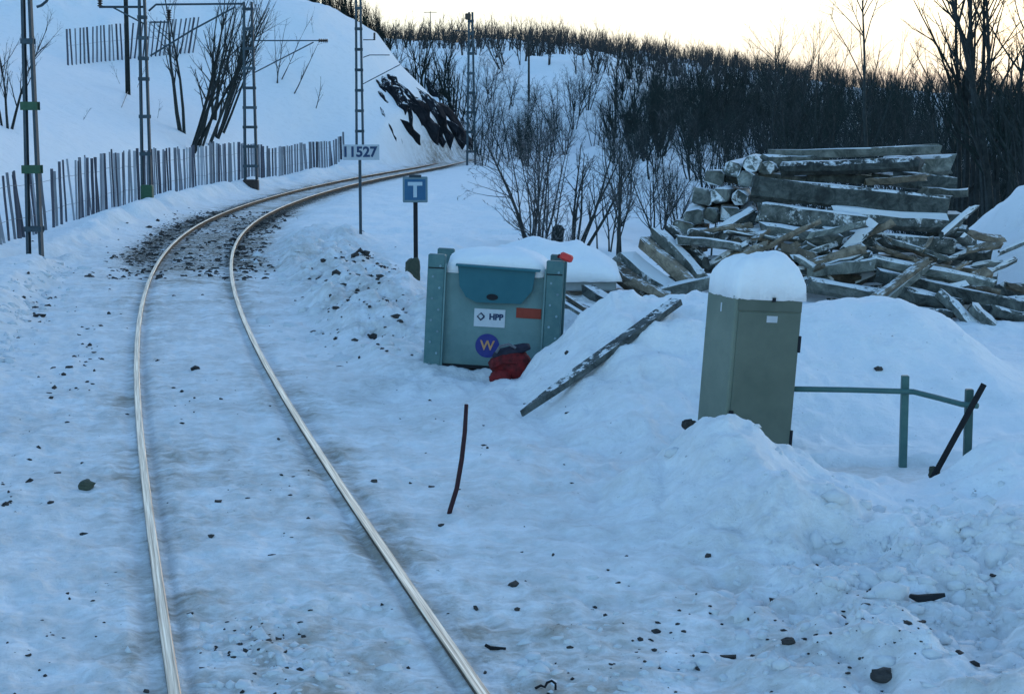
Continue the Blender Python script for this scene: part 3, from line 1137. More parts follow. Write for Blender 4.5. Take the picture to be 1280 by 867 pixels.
# stack of boards under a thick pillow of snow behind the box
YS = 24.4
ps_ = atY(690, 348, YS)
zg = hz(ps_.x, YS)
stk_ = empty('board_stack', (ps_.x, YS, zg), 'stack of grey boards under a thick pillow of snow behind the steel box', 'board stack')
hb = ps_.z - zg
MB().box((.0, .5, hb - .08), (1.78, 1.2, .17), bev=.02).build('board', M['board_grey'], stk_)
MB().box((-.05, .5, hb - .30), (1.5, 1.0, .07), Matrix.Rotation(R(3), 3, 'Z'), .01).build('board', M['timber'], stk_)
MB().box((.10, .42, hb - .47), (1.45, 1.0, .06), Matrix.Rotation(R(-3), 3, 'Z'), .01).build('board', M['timber_brown'], stk_)
MB().box((-.35, .55, (hb - .5) / 2 - .1), (.3, .9, hb - .4)).build('board', M['timber_dark'], stk_)
MB().box((.55, .55, (hb - .5) / 2 - .1), (.3, .9, hb - .4)).build('board', M['timber_dark'], stk_)
snow_cap('snow_cap', 1.98, 1.45, .50, stk_, (-.02, .5, hb), 15, .03, 26, 20, 2.3, asym=-.12)
for k, (u1, v1, Ya, u2, v2, Yb, lb) in enumerate(((690, 358, 23.6, 742, 392, 22.8, 'thin pale lath slanting out of the snow right of the steel box'), (694, 372, 23.3, 738, 399, 22.6, 'second slanting lath just below the thin pale one'))):
    a, b = atY(u1, v1, Ya), atY(u2, v2, Yb)
    mb = MB()
    mb.bar(a - (a + b) / 2, b - (a + b) / 2, .07, .045)
    tag(mb.build('lath', M['timber_brown'] if k == 0 else M['timber'], None, (a + b) / 2), lb, 'lath')

# ------------------------------------------------------------------ track sign T and its green foot
pt = atY(520, 350, 32.0)
pt.z = hz(pt.x, pt.y)
ts = empty('track_sign', pt, 'square blue sign with a letter T on a dark post', 'sign')
kY = 32.0 / F
zs = CAMZ + (157 - 236) / F * 32.0 - pt.z
MB().tube([(0, 0, -.3), (0, 0, zs)], .042, 10).build('post', M['black'], ts, smooth=True)
sb = MB().box((0, -.06, zs), (31 * kY, .03, 32 * kY), bev=.012).build('sign_frame', M['sign_frame'], ts)
MB().box((0, -.078, zs), (26 * kY, .012, 26 * kY)).build('sign_face', M['sign_blue'], sb)
MB().box((0, -.088, zs + .105), (18 * kY, .008, 4.5 * kY)).box((0, -.0885, zs - .03), (4.4 * kY, .008, 15 * kY)).build('lettering', M['sign_white'], sb)
MB().box((0, -.055, zs + .24), (.22, .04, .05)).build('top_clip', M['mast'], ts)
pf = atY(516, 350, 31.4)
pf.z = hz(pf.x, pf.y)
m = MB()
m.add(*blob((0, 0, .15), (.13, .11, .25), 12, 10, .2, 4))
tag(m.build('mossy_stump', M['moss'], None, pf), 'mossy green stump at the foot of the letter T sign', 'stump')

# ------------------------------------------------------------------ number board on its post
YN = 42.0
pn = atY(451, 308, YN)
pn.z = hz(pn.x, pn.y)
nb = empty('number_sign', pn, 'pale board reading 1527 on a thin grey post', 'sign')
kn = YN / F
zn = CAMZ + (157 - 190) / F * YN - pn.z
MB().tube([(0, 0, -.3), (0, 0, zn + .1)], .036, 8).build('post', M['mast'], nb)
bo = MB().box((.04, -.05, zn), (45 * kn, .02, 19 * kn), bev=.006).build('sign_board', M['sign_board'], nb)
text_mesh('I', .33, M['ink'], 'lettering', bo, (-.335, -.064, zn), bold=.012)
text_mesh('1527', .33, M['ink'], 'lettering', bo, (.08, -.064, zn), bold=.012)

# ------------------------------------------------------------------ grey cabinet with snow hood
YC = 14.95
pcab = atY(926, 573, YC)
pcab.z = -.05
cw, cd, chh = .64, .52, 1.46
cabt = empty('cable_cabinet', pcab, 'tall grey cable cabinet leaning slightly under a rounded hood of snow', 'cabinet', None, (R(1.0), R(3.9), R(20)))
MB().box((0, 0, chh / 2), (cw, cd, chh), bev=.012).build('body', M['cabinet'], cabt)
dr = MB().box((.012, -cd / 2 - .006, chh / 2 - .06), (cw - .05, .018, chh - .16), bev=.006).build('door', M['cabinet'], cabt)
MB().box((.012, -cd / 2 - .004, chh - .082), (cw - .04, .012, .10), bev=.004).build('top_panel', M['cabinet'], cabt)
MB().box((.03, -cd / 2 - .018, chh - .195), (.10, .006, .055)).build('label_plate', M['white'], dr)
MB().box((.03, -cd / 2 - .020, chh - .030), (.03, .02, .035)).build('latch', M['hole'], cabt)
for zz in (.25, 1.06):
    MB().tube([(cw / 2 - .008, -cd / 2 - .012, zz - .07), (cw / 2 - .008, -cd / 2 - .012, zz + .07)], .016, 8).build('hinge', M['hole'], dr)
MB().box((-.28, -cd / 2 - .02, .46), (.045, .02, .05), bev=.008).build('lock', M['hole'], dr)
MB().box((-cw / 2 - .002, -.02, chh - .13), (.006, .015, .075)).build('side_mark', M['white'], cabt)
MB().box((0, 0, .02), (cw + .1, cd + .1, .12), bev=.01).build('plinth', M['cabinet_dark'], cabt)
snow_cap('snow_hood', cw + .03, cd + .03, .315, cabt, (0.005, 0, chh + .005), 8, .04, 34, 30, 5.0, asym=-.14, rough=1.3)
pq = atY(862, 530, 14.9)
m = MB()
m.add(*blob((0, 0, 0), (.07, .06, .045), 31, 9, .4, 2.2))
tag(m.build('stone', M['stone'], None, pq), 'grey stone on the snow against the left side of the cabinet', 'stone')
pq = atY(1004, 590, 14.5)
m = MB()
m.box((0, 0, 0), (.22, .09, .03), Matrix.Rotation(R(12), 3, 'Z'))
tag(m.build('wood_scrap', M['timber_dark'], None, (pq.x, pq.y, hz(pq.x, pq.y) + .02)), 'dark flat scrap of wood lying at the foot of the cabinet', 'wood scrap')

# ------------------------------------------------------------------ green guard rail and leaning bar
pa = atY(1130, 575, 14.75)
gr_ = empty('guard_rail', (pa.x, pa.y, -.02), 'low green tube guard rail with two square posts beside the cabinet', 'railing')
o3 = Vector(gr_.location)
for (u_, vt, vb, Y_) in ((1130, 469, 578, 14.75), (1210, 486, 592, 14.15)):
    a, b = atY(u_, vb, Y_), atY(u_, vt, Y_)
    a.z = -.6
    MB().box((a + b) / 2 - o3, (.062, .062, (b - a).length), bev=.006).build('post', M['rail_green'], gr_)
rl = [atY(992, 486, 14.85), atY(1060, 487, 14.85), atY(1130, 489, 14.70), atY(1142, 489.5, 14.68), atY(1172, 497, 14.45), atY(1202, 505, 14.11), atY(1222, 507, 14.0)]
m = MB(); m.tube([p - o3 for p in rl], .024, 8); m.build('rail_tube', M['rail_green'], gr_, smooth=True)
a, b = atY(1161, 606, 13.95), atY(1230, 480, 14.02)
m = MB(); m.tube([Vector((0, 0, 0)) - (b - a) * .12, (b - a)], .026, 8)
tag(m.build('steel_bar', M['black'], None, a), 'black steel bar leaning on the end post of the guard rail', 'bar')
pq = atY(1168, 592, 14.1)
m = MB(); m.add(*blob((0, 0, 0), (.05, .05, .06), 17, 9, .3))
tag(m.build('mossy_clump', M['moss'], None, pq), 'small greenish clump behind the foot of the leaning black bar', 'clump')

# ------------------------------------------------------------------ thin red marker stick
ps = [hit(562, 641, 9, 16)]
ys_ = ps[0].y
stk = [atY(u_, v_, ys_) for u_, v_ in ((560, 648), (563, 636), (571, 610), (577, 575), (581, 540), (583, 505))]
m = MB()
m.tube([p - stk[1] for p in stk], [.018, .018, .018, .018, .017, .015], 8)
tag(m.build('marker_stick', M['maroon'], None, stk[1], True), 'thin bent dark red marker stick standing in the snow', 'stick')

# ------------------------------------------------------------------ long snowy plank on the slope
a, b = hit(652, 517, 12, 24), hit(846, 377, 12, 24)
Ya_, Yb_ = a.y, b.y
for _ in range(60):
    a, b = atY(652, 517, Ya_), atY(846, 377, Yb_)
    ts_ = np.linspace(.12, .95, 24)
    cl = a.z + (b.z - a.z) * ts_ - height(a.x + (b.x - a.x) * ts_, a.y + (b.y - a.y) * ts_)
    if np.percentile(cl, 12) > 0:
        break
    Yb_ -= .05
    Ya_ -= .02
d = (b - a)
pl = MB()
q = d.to_track_quat('X', 'Z').to_matrix()
nseg = 8
vs, fs = [], []
for i in range(nseg + 1):
    t = i / nseg
    w = .010 + .062 * min(1, t * 3.2)
    j = rnd.uniform(-.006, .006)
    for (yy, zz) in ((-w, -.03), (w, -.03), (w, .035 + j), (-w, .035 - j)):
        vs.append(q @ Vector((d.length * t, yy, zz)))
fs = [(3, 2, 1, 0), tuple(range(nseg * 4, nseg * 4 + 4))]
for i in range(nseg):
    for j in range(4):
        fs.append((i * 4 + j, i * 4 + (j + 1) % 4, i * 4 + 4 + (j + 1) % 4, i * 4 + 4 + j))
pl.add(vs, fs)
tag(pl.build('plank', M['plank'], None, a), 'long snow dusted plank with a pointed end sloping down from the timber pile', 'plank')

# ------------------------------------------------------------------ timber pile
def beam(a, b, w, h, mat, label, group=None, name='timber_beam', roll=0.0, jag=.022):
    a, b = Vector(a), Vector(b)
    c = (a + b) / 2
    d = b - a
    L = d.length
    q = d.to_track_quat('X', 'Z').to_matrix() @ Matrix.Rotation(roll, 3, 'X')
    vs, fs = [], []
    ns = 5
    e = min(w, h) * rnd.choice((.10, .14, .22, .30))
    sec = [(-w / 2 + e, -h / 2), (w / 2 - e, -h / 2), (w / 2, -h / 2 + e), (w / 2, h / 2 - e), (w / 2 - e, h / 2), (-w / 2 + e, h / 2), (-w / 2, h / 2 - e), (-w / 2, -h / 2 + e)]
    bow = rnd.uniform(-.02, .02)
    for i in range(ns + 1):
        t = i / ns
        for (y_, z_) in sec:
            jx = rnd.uniform(-jag, jag) * (rnd.choice((1.5, 3, 5)) if i in (0, ns) else 0)
            vs.append(q @ Vector(((t - .5) * L + jx, y_ + rnd.uniform(-jag, jag) * .6, z_ + rnd.uniform(-jag, jag) * .6 + bow * math.sin(math.pi * t))))
    n = 8
    fs = [tuple(range(n - 1, -1, -1)), tuple(range(ns * n, ns * n + n))]
    for i in range(ns):
        for j in range(n):
            fs.append((i * n + j, i * n + (j + 1) % n, i * n + n + (j + 1) % n, i * n + n + j))
    mb = MB()
    mb.add(vs, fs)
    o = mb.build(name, M[mat], None, c)
    return tag(o, label, 'timber', group)


KP = 26.0 / F
G = 'old timbers of the pile'
# (u1, v1, Y1, u2, v2, Y2, height px, width m, material, label)
named = [
    (962, 193, 28.6, 1175, 186, 28.2, 11, .25, 'timber', 'long flat snow topped beam lying highest on the timber pile'),
    (966, 207, 28.4, 1060, 206, 28.7, 12, .22, 'timber_dark', 'dark beam directly under the left half of the topmost beam'),
    (976, 211, 27.9, 1148, 205, 27.4, 17, .27, 'timber_dark', 'dark tarred beam with snowy top just below the topmost beam'),
    (1100, 207, 28.8, 1188, 205, 28.6, 24, .28, 'timber', 'thick beam end sticking out at the upper right of the pile'),
    (1082, 227, 27.5, 1157, 221, 27.4, 8, .2, 'timber_brown', 'thin brown board wedged under the dark tarred beam'),
    (940, 233, 27.0, 1185, 258, 26.8, 27, .27, 'timber_dark', 'massive dark grey sleeper crossing the upper face of the pile'),
    (1150, 238, 28.0, 1209, 241, 27.8, 10, .24, 'timber', 'thin plank end jutting out right of the massive sleeper'),
    (950, 264, 26.6, 1075, 280, 26.4, 25, .26, 'timber_snowy', 'snow plastered beam under the left end of the massive sleeper'),
    (1040, 268, 26.7, 1182, 279, 26.7, 24, .28, 'timber_snowy', 'snow covered beam under the right end of the massive sleeper'),
    (1030, 293, 26.3, 1190, 308, 26.2, 20, .26, 'timber_snowy', 'frosted beam running across the middle of the pile'),
    (955, 288, 26.2, 1050, 300, 26.1, 20, .25, 'timber', 'mossy grey beam just above the snow hood of the cabinet'),
    (1165, 288, 27.2, 1209, 291, 27.0, 18, .25, 'timber_dark', 'dark squared beam end at the right flank of the pile'),
    (1190, 313, 26.8, 1239, 320, 26.6, 19, .26, 'timber_dark', 'dark beam end poking toward the big snow heap'),
    (1004, 333, 25.6, 1080, 309, 25.6, 14, .22, 'timber_brown', 'brownish beam slanting up just right of the snow hood'),
    (1008, 340, 25.5, 1090, 331, 25.4, 15, .22, 'timber', 'grey beam lying right of the snow hood edge'),
    (1088, 326, 25.6, 1243, 356, 25.2, 15, .24, 'timber', 'long grey beam crossing under the leaning planks to the right'),
    (1100, 345, 25.2, 1290, 386, 24.7, 17, .24, 'timber_dark', 'very long dark pole running out to the right edge'),
    (1054, 400, 24.2, 1156, 327, 25.0, 8, .16, 'timber_brown', 'front one of two planks leaning diagonally on the pile'),
    (1079, 402, 24.3, 1161, 329, 25.1, 8, .14, 'timber', 'rear one of two planks leaning diagonally on the pile'),
    (1012, 356, 25.1, 1100, 370, 25.0, 19, .24, 'timber', 'short knotty log low in the pile near the cabinet'),
    (1002, 398, 24.5, 1054, 381, 24.6, 12, .2, 'timber', 'short pale log half buried right of the cabinet'),
    (1175, 367, 24.6, 1216, 408, 24.2, 14, .16, 'timber', 'short plank standing askew in the lower right of the pile'),
    (1215, 382, 24.3, 1262, 425, 24.0, 13, .2, 'timber', 'grey plank sloping down at the lower right edge'),
    (1180, 416, 23.9, 1300, 458, 23.2, 22, .24, 'timber', 'heavy grey beam lying lowest at the right edge'),
    (1236, 388, 24.6, 1284, 398, 24.6, 15, .24, 'timber_dark', 'dark stub of beam at the right edge under the long pole'),
    (1165, 335, 25.8, 1225, 343, 25.7, 14, .24, 'timber_brown', 'rusty brown broken beam right of the leaning planks'),
    (1090, 388, 24.6, 1185, 396, 24.5, 20, .26, 'timber_dark', 'dark beam half sunk in snow behind the white mound'),
    (1120, 366, 24.8, 1200, 384, 24.7, 20, .26, 'timber_dark', 'dark tarred beam beneath the very long pole'),
    (766, 333, 25.2, 814, 373, 24.5, 17, .3, 'timber_brown', 'brown split log end at the left tip of the pile'),
    (782, 322, 25.4, 848, 372, 24.6, 17, .3, 'timber_snowy', 'wide snowy plank leaning at the left tip of the pile'),
    (803, 302, 25.5, 864, 356, 24.8, 13, .2, 'timber_brown', 'brown plank leaning steeply left of the snow hood'),
    (822, 292, 25.6, 874, 345, 25.0, 14, .2, 'timber', 'grey plank leaning between the brown plank and snow hood'),
    (838, 286, 25.8, 884, 330, 25.4, 12, .2, 'timber_dark', 'dark plank leaning close to the snow hood'),
    (822, 368, 24.4, 890, 352, 24.3, 16, .22, 'timber', 'round grey log lying across the feet of the leaning planks'),
    (846, 300, 25.4, 925, 309, 25.6, 11, .22, 'timber_snowy', 'snowy plank reaching from leaning planks to the snow hood'),
    (790, 352, 24.5, 836, 372, 24.2, 11, .18, 'timber_brown', 'brown offcut under the left tip of the pile'),
    (700, 378, 23.4, 760, 392, 22.9, 9, .16, 'timber', 'thin grey board sticking out of snow right of the box'),
    (735, 362, 24.0, 782, 388, 23.4, 12, .2, 'timber_dark', 'dark plank sunk in snow left of the pile tip'),
]
for (u1, v1, Ya, u2, v2, Yb, hp, wd, mk, lb) in named:
    beam(atY(u1, v1, Ya), atY(u2, v2, Yb), wd, hp * Ya / F, mk, lb, G)
# beam ends that look towards the camera on the left flank
ends = [(0, 893, 222), (0, 915, 212), (0, 932, 224), (0, 878, 246), (0, 900, 244), (0, 925, 247), (1, 934, 271), (0, 912, 268), (0, 888, 270), (0, 866, 272),
        (0, 940, 296), (0, 922, 292), (0, 900, 292), (0, 872, 296), (0, 852, 285), (1, 948, 318), (0, 958, 210), (0, 1012, 318), (0, 985, 316), (0, 940, 205)]
for i, (dk, u_, v_) in enumerate(ends):
    Yf = 26.4 + (300 - v_) / 110 * 1.6 + rnd.uniform(-.2, .2)
    a = atY(u_, v_, Yf)
    b = a + Vector((rnd.uniform(.0, .7), 1.9, rnd.uniform(-.08, .10)))
    beam(a, b, rnd.uniform(.24, .30), rnd.uniform(.20, .27), 'timber_dark' if dk else rnd.choice(('timber_snowy', 'timber', 'timber_snowy')),
         'squared beam end facing the track on the left flank of the pile', 'beam ends on the left flank of the pile', roll=rnd.uniform(-.2, .2))
# rest of the heap, seen in the gaps
outline = [(205, 955, 1180), (225, 905, 1195), (250, 880, 1195), (275, 865, 1200), (300, 850, 1215), (325, 835, 1225), (345, 1000, 1245), (365, 1000, 1275), (385, 1010, 1290), (405, 1150, 1300)]
for (v_, ul, ur) in outline:
    u_ = ul
    lay = 'top layers' if v_ < 260 else 'middle layers' if v_ < 340 else 'bottom layers'
    while u_ < ur - 30:
        ln = rnd.uniform(70, 190)
        ue = min(u_ + ln, ur)
        Yq = 26.2 + (395 - v_) / 190 * 1.8 + rnd.uniform(.1, .6)
        if ue - u_ > 25:
            beam(atY(u_, v_ + rnd.uniform(-7, 7), Yq), atY(ue, v_ + rnd.uniform(-8, 9), Yq + rnd.uniform(-.3, .4)), rnd.uniform(.22, .30), rnd.uniform(.16, .27),
                 rnd.choice(('timber_dark', 'timber_dark', 'timber', 'timber_snowy')), 'weathered beam jammed inside the ' + lay + ' of the timber pile',
                 'weathered beams inside the ' + lay, roll=rnd.uniform(-.3, .3))
        u_ = ue + rnd.uniform(-25, 10)
# splinters and short offcuts
def offcut_words(u_, v_):
    w = ('at the left tip of the pile', 'close behind the snow hood of the cabinet', 'low in the middle of the pile', 'at the lower right end of the pile')[0 if u_ < 870 else 1 if u_ < 1010 else 2 if u_ < 1160 else 3]
    h = 'upper' if v_ < 345 else 'lower'
    return 'short broken offcut among ' + h + ' timbers ' + w, h + ' loose offcuts ' + w


for i in range(110):
    u_ = rnd.uniform(790, 1280)
    v_ = rnd.uniform(290, 415) if u_ > 1010 else rnd.uniform(285, 360)
    Yq = 25.4 + (395 - v_) / 190 * 1.8 - rnd.uniform(0, .7)
    a = atY(u_, v_, Yq)
    an = rnd.uniform(-1.0, 1.0)
    L = rnd.uniform(.25, 1.1)
    b = a + Vector((math.cos(an) * L, rnd.uniform(-.2, .5), -math.sin(an) * L * .6))
    beam(a, b, rnd.uniform(.05, .17), rnd.uniform(.03, .11), rnd.choice(('timber', 'timber_brown', 'timber_snowy', 'timber_snowy', 'timber_brown')),
         *offcut_words(u_, v_), 'timber_offcut', rnd.uniform(-1, 1), .018)

# ------------------------------------------------------------------ rock cutting
def rock_mesh(seed):
    rs = random.Random(seed)
    vs, fs = [], []
    n, k = 7, 7
    for i in range(n):
        t = i / (n - 1) * 2 - 1
        r_ = (1 - abs(t) ** 2.2) ** .6 + .05
        for j in range(k):
            a = 2 * math.pi * j / k
            jr = rs.uniform(.6, 1.25)
            vs.append((t, math.cos(a) * r_ * jr, math.sin(a) * r_ * jr))
    fs = [tuple(range(k - 1, -1, -1)), tuple(range((n - 1) * k, n * k))]
    for i in range(n - 1):
        for j in range(k):
            fs.append((i * k + j, i * k + (j + 1) % k, i * k + k + (j + 1) % k, i * k + k + j))
    mb = MB()
    mb.add(vs, fs)
    return mb.mesh('rock_outcrop', M['rock'])


RM = [rock_mesh(s) for s in range(5)]
streaks = [(478, 98, 512, 160, 8), (492, 100, 525, 152, 6), (484, 93, 500, 120, 5), (510, 130, 545, 178, 9), (528, 120, 560, 182, 9), (540, 118, 572, 170, 8), (520, 110, 545, 150, 6),
           (545, 130, 585, 182, 8), (500, 150, 524, 180, 5), (556, 150, 576, 184, 7), (560, 128, 583, 168, 6), (515, 95, 540, 128, 4), (532, 98, 556, 130, 4), (486, 140, 502, 182, 2),
           (470, 112, 484, 130, 2.5), (505, 85, 520, 100, 3), (548, 105, 566, 128, 4), (570, 160, 586, 186, 6), (474, 130, 480, 150, 2), (536, 150, 552, 182, 6), (496, 118, 516, 140, 5), (525, 138, 540, 168, 6),
           (488, 108, 505, 140, 7), (503, 112, 530, 150, 7), (518, 122, 536, 160, 7), (552, 118, 574, 150, 6), (538, 140, 560, 178, 8), (562, 142, 582, 180, 7), (468, 98, 480, 116, 3), (480, 150, 494, 176, 2.5)]
for i, (u1, v1, u2, v2, wpx) in enumerate(streaks):
    a, b = hit(u1, v1, 90), hit(u2, v2, 90)
    if abs(a.y - b.y) > 30:
        b = atY(u2, v2, a.y)
    d = b - a
    c = (a + b) / 2 + Vector((0, .2, -.1))
    e = d.to_track_quat('X', 'Z').to_euler()
    k = c.y / F
    tag(link_mesh('rock_outcrop', RM[i % 5], None, c, e, (d.length * .58, wpx * k * 1.6, wpx * k * 1.45)),
        'dark slanting rock rib breaking through snow at the railway cutting', 'rock', 'rock ribs in the cutting')

# ------------------------------------------------------------------ trees
def gen_tree(seed, H, stems=1, spread=.15, lean=(0, 0), levels=3, trunk_r=.07, nb=9, twig=True, blen=.42, up=.75, crook=.10, twign=5, first=.25, lite=False, ang=(.35, .85)):
    rs = random.Random(seed)
    tr, cr = MB(), MB()

    def vec(s):
        return Vector((rs.uniform(-s, s), rs.uniform(-s, s), rs.uniform(-s, s)))

    def branch(p, d, L, r, lev):
        n = 5 if lev == 0 else (4 if lev == 1 else 3)
        if lite:
            n = 3 - lev if lev < 2 else 1
        pts, rd = [p.copy()], [r]
        q, dd = p.copy(), d.normalized()
        for i in range(n):
            dd = (dd + vec(crook * (1 + .4 * lev)) + Vector((0, 0, .06 * up))).normalized()
            q = q + dd * (L / n)
            pts.append(q.copy())
            rd.append(r * (1 - .78 * (i + 1) / n))
        (tr if lev <= 1 else cr).tube(pts, rd, 3 if lite else (5 if lev == 0 else 3), lev == 0 and not lite)
        if lev >= levels:
            return
        cnt = nb if lev == 0 else (max(4, int(nb * .55)) if lev == 1 else twign)
        for i in range(cnt):
            t = rs.uniform(first if lev == 0 else .2, 1.0)
            k = min(int(t * n), n - 1)
            o = pts[k].lerp(pts[k + 1], t * n - k)
            ax = (pts[k + 1] - pts[k]).normalized()
            sd_ = vec(1)
            sd_ = (sd_ - ax * sd_.dot(ax)).normalized()
            an_ = rs.uniform(*ang)
            nd = (ax * math.cos(an_) + sd_ * math.sin(an_) + Vector((0, 0, .18 * up))).normalized()
            branch(o, nd, L * blen * rs.uniform(.6, 1.15) * (1.1 - .45 * t), max(rd[k] * .55, .0035), lev + 1)

    for s in range(stems):
        a = 2 * math.pi * (s + rs.random() * .7) / max(stems, 1)
        sp = spread * rs.uniform(.3, 1.2) if stems > 1 else spread * .3
        d = Vector((math.cos(a) * sp + lean[0], math.sin(a) * sp + lean[1], 1)).normalized()
        base = Vector((math.cos(a), math.sin(a), 0)) * (.12 * (stems > 1)) * rs.random() * math.sqrt(stems)
        branch(base - d * .3, d, H * rs.uniform(.8, 1.05), trunk_r * rs.uniform(.7, 1.0), 0)
    return tr, cr


def make_tree(name, p, label, cat, group, barkm, twigm, **kw):
    root = empty(name, p, label, cat, group)
    tr, cr = gen_tree(**kw)
    tr.build('trunk', M[barkm], root)
    if cr.f:
        cr.build('crown', M[twigm], root)
    return root


def hgt_at(p, px):
    return px * p.y / F


# near bare bushes in the middle
p = hit(668, 318, 34); p = atY(668, 300, 40); p.z = hz(p.x, p.y) - .1
make_tree('bare_bush', p, 'dense round grey bush of many thin stems right of the T sign', 'bush', None, 'twig', 'twig_pale', seed=3, H=3.2, stems=14, spread=.36, levels=4, trunk_r=.034, nb=9, blen=.42, twign=4, crook=.12, first=.2, ang=(.45, 1.15), up=.5)
p = atY(690, 300, 38); p.z = hz(p.x, p.y) - .1
make_tree('bare_bush', p, 'low frosted bush at the foot of the round grey bush', 'bush', None, 'twig', 'twig_frost', seed=4, H=1.3, stems=14, spread=.9, levels=3, trunk_r=.015, nb=7, blen=.42)
p = atY(722, 302, 41); p.z = hz(p.x, p.y)
make_tree('bare_tree', p, 'short leaning bushy birch with dark stems left of the slim upright birch', 'tree', None, 'bark', 'twig', seed=5, H=2.7, stems=6, spread=.35, lean=(.22, 0), levels=4, trunk_r=.05, nb=8, blen=.40, twign=4)
p = atY(776, 318, 37); p.z = hz(p.x, p.y) - .1
make_tree('bare_tree', p, 'slim upright birch standing just above the snowy boards', 'tree', None, 'bark', 'twig_pale', seed=6, H=2.9, stems=2, spread=.16, levels=3, trunk_r=.055, nb=9, blen=.36)
p = atY(755, 312, 39); p.z = hz(p.x, p.y)
make_tree('bare_tree', p, 'thin crooked birch sapling between the leaning birch and the slim one', 'tree', None, 'bark', 'twig_pale', seed=7, H=2.3, stems=3, spread=.22, levels=3, trunk_r=.03, nb=8, blen=.36)
tag(MB().box((0, 0, .30), (.26, .24, .8), Matrix.Rotation(R(6), 3, 'Y'), .07).build('broken_stump', M['bark'], None, (atY(696, 300, 38).x, 38, hz(atY(696, 300, 38).x, 38))),
    'brown broken stump standing beside the round grey bush', 'stump')

# leaning clump and other trees on the left hillside
lc = [((240, 190), .42, 8.5, .12, 21), ((262, 182), .46, 7.6, .10, 22), ((278, 166), .40, 7.4, .10, 23), ((252, 186), .30, 8.0, .09, 24), ((270, 172), .36, 7.0, .08, 25)]
lcl = ['thickest stem of the leaning tree clump above the fence', 'leaning tree second from the left in the hillside clump', 'leaning tree at the right end of the hillside clump',
       'steeper leaning tree amid the hillside clump', 'thin leaning tree amid the hillside clump']
for i, ((u_, v_), ln, H, r_, sd_) in enumerate(lc):
    p = hit(u_, v_, 45)
    make_tree('leaning_tree', p, lcl[i], 'tree', 'leaning trees on the hillside', 'bark', 'twig_dark', seed=sd_, H=H * p.y / 83, stems=3, spread=.10, lean=(ln, 0), levels=3, trunk_r=r_, nb=10, blen=.30, up=.5, crook=.06, first=.3)
p = hit(229, 166, 45)
make_tree('bare_tree', p, 'upright forked tree just left of the leaning clump', 'tree', None, 'bark', 'twig', seed=31, H=hgt_at(p, 185), stems=2, spread=.16, levels=3, trunk_r=.13, nb=8, blen=.34)
p = hit(268, 150, 45)
make_tree('bare_tree', p, 'slender tree rising behind the leaning clump', 'tree', None, 'bark', 'twig', seed=32, H=hgt_at(p, 170), stems=2, spread=.12, levels=3, trunk_r=.11, nb=9, blen=.34)
p = hit(9, 160, 45)
make_tree('bare_tree', p, 'frosty bare tree cut by the left edge above the fence', 'tree', None, 'bark', 'twig_frost', seed=33, H=hgt_at(p, 165), stems=3, spread=.22, levels=3, trunk_r=.07, nb=12, blen=.40)
sap = [((368, 118), 90, .55, 'small leaning sapling high on the open snow slope'), ((395, 136), 52, .35, 'tiny leaning sapling lowest on the open snow slope'), ((352, 100), 110, .45, 'leaning sapling close beside the mast at the fence'),
       ((346, 105), 105, .05, 'upright sapling just right of the mast at the fence'), ((392, 42), 30, .1, 'short sapling at the top of the snow slope'), ((172, 110), 45, .5, 'wispy shrub at the foot of the wooden pole'),
       ((197, 148), 34, .2, 'wispy shrub beside the second mast'), ((105, 150), 26, .9, 'bent twiggy shrub alone on the left snow slope'), ((150, 105), 40, -.5, 'frosted shrub left of the wooden pole foot')]
for i, ((u_, v_), hp, ln, lb) in enumerate(sap):
    p = hit(u_, v_, 40)
    make_tree('sapling', p, lb, 'sapling', None, 'twig' if i < 5 else 'twig_frost', 'twig' if i < 5 else 'twig_frost', seed=41 + i, H=hgt_at(p, hp), stems=1 if i != 3 else 2, spread=.1, lean=(ln, 0), levels=2 if i < 4 else 3, trunk_r=.05 if i < 4 else .02, nb=7, blen=.32, crook=.12)

# tall bare trees against the sky on the right
tall = [(1255, 255, 50, 8.6, 6, .34, .12, 61, 'largest many-stemmed bare tree against the sky at the right'), (1205, 250, 54, 8.2, 4, .22, .10, 62, 'bare tree with several dark stems left of the largest one'),
        (1100, 230, 60, 7.6, 1, .1, .09, 63, 'tall single bare tree standing clear above the timber pile'), (965, 225, 66, 6.4, 2, .22, .055, 64, 'thin forked birch against the sky left of the pile top'),
        (1020, 228, 64, 6.2, 2, .3, .055, 65, 'leaning thin birch against the sky above the pile top'), (990, 228, 63, 6.0, 2, .2, .05, 66, 'thin birch between the forked one and the leaning one'),
        (1172, 240, 58, 6.0, 2, .2, .06, 67, 'lower twiggy birch right of the tall single tree'), (1290, 250, 47, 7.0, 2, .25, .08, 68, 'bare tree whose branches reach in from the right edge'),
        (1060, 225, 68, 5.6, 3, .25, .05, 69, 'low spreading birch left of the tall single tree'), (1140, 230, 70, 5.6, 3, .25, .05, 70, 'low spreading birch right behind the tall single tree')]
for (u_, v_, Y_, H, st_, sp, r_, sd_, lb) in tall:
    p = atY(u_, v_, Y_)
    p.z = hz(p.x, p.y)
    make_tree('bare_tree', p, lb, 'tree', None, 'bark', 'twig_dark', seed=sd_, H=(H + (p.z * -1 if p.z < 0 else 0)) * .95, stems=st_, spread=sp, levels=3 if sd_ > 62 else 4, trunk_r=r_ * 1.5, nb=13 if sd_ > 62 else 10, blen=.40, twign=5 if sd_ > 62 else 4, first=.3, crook=.09)

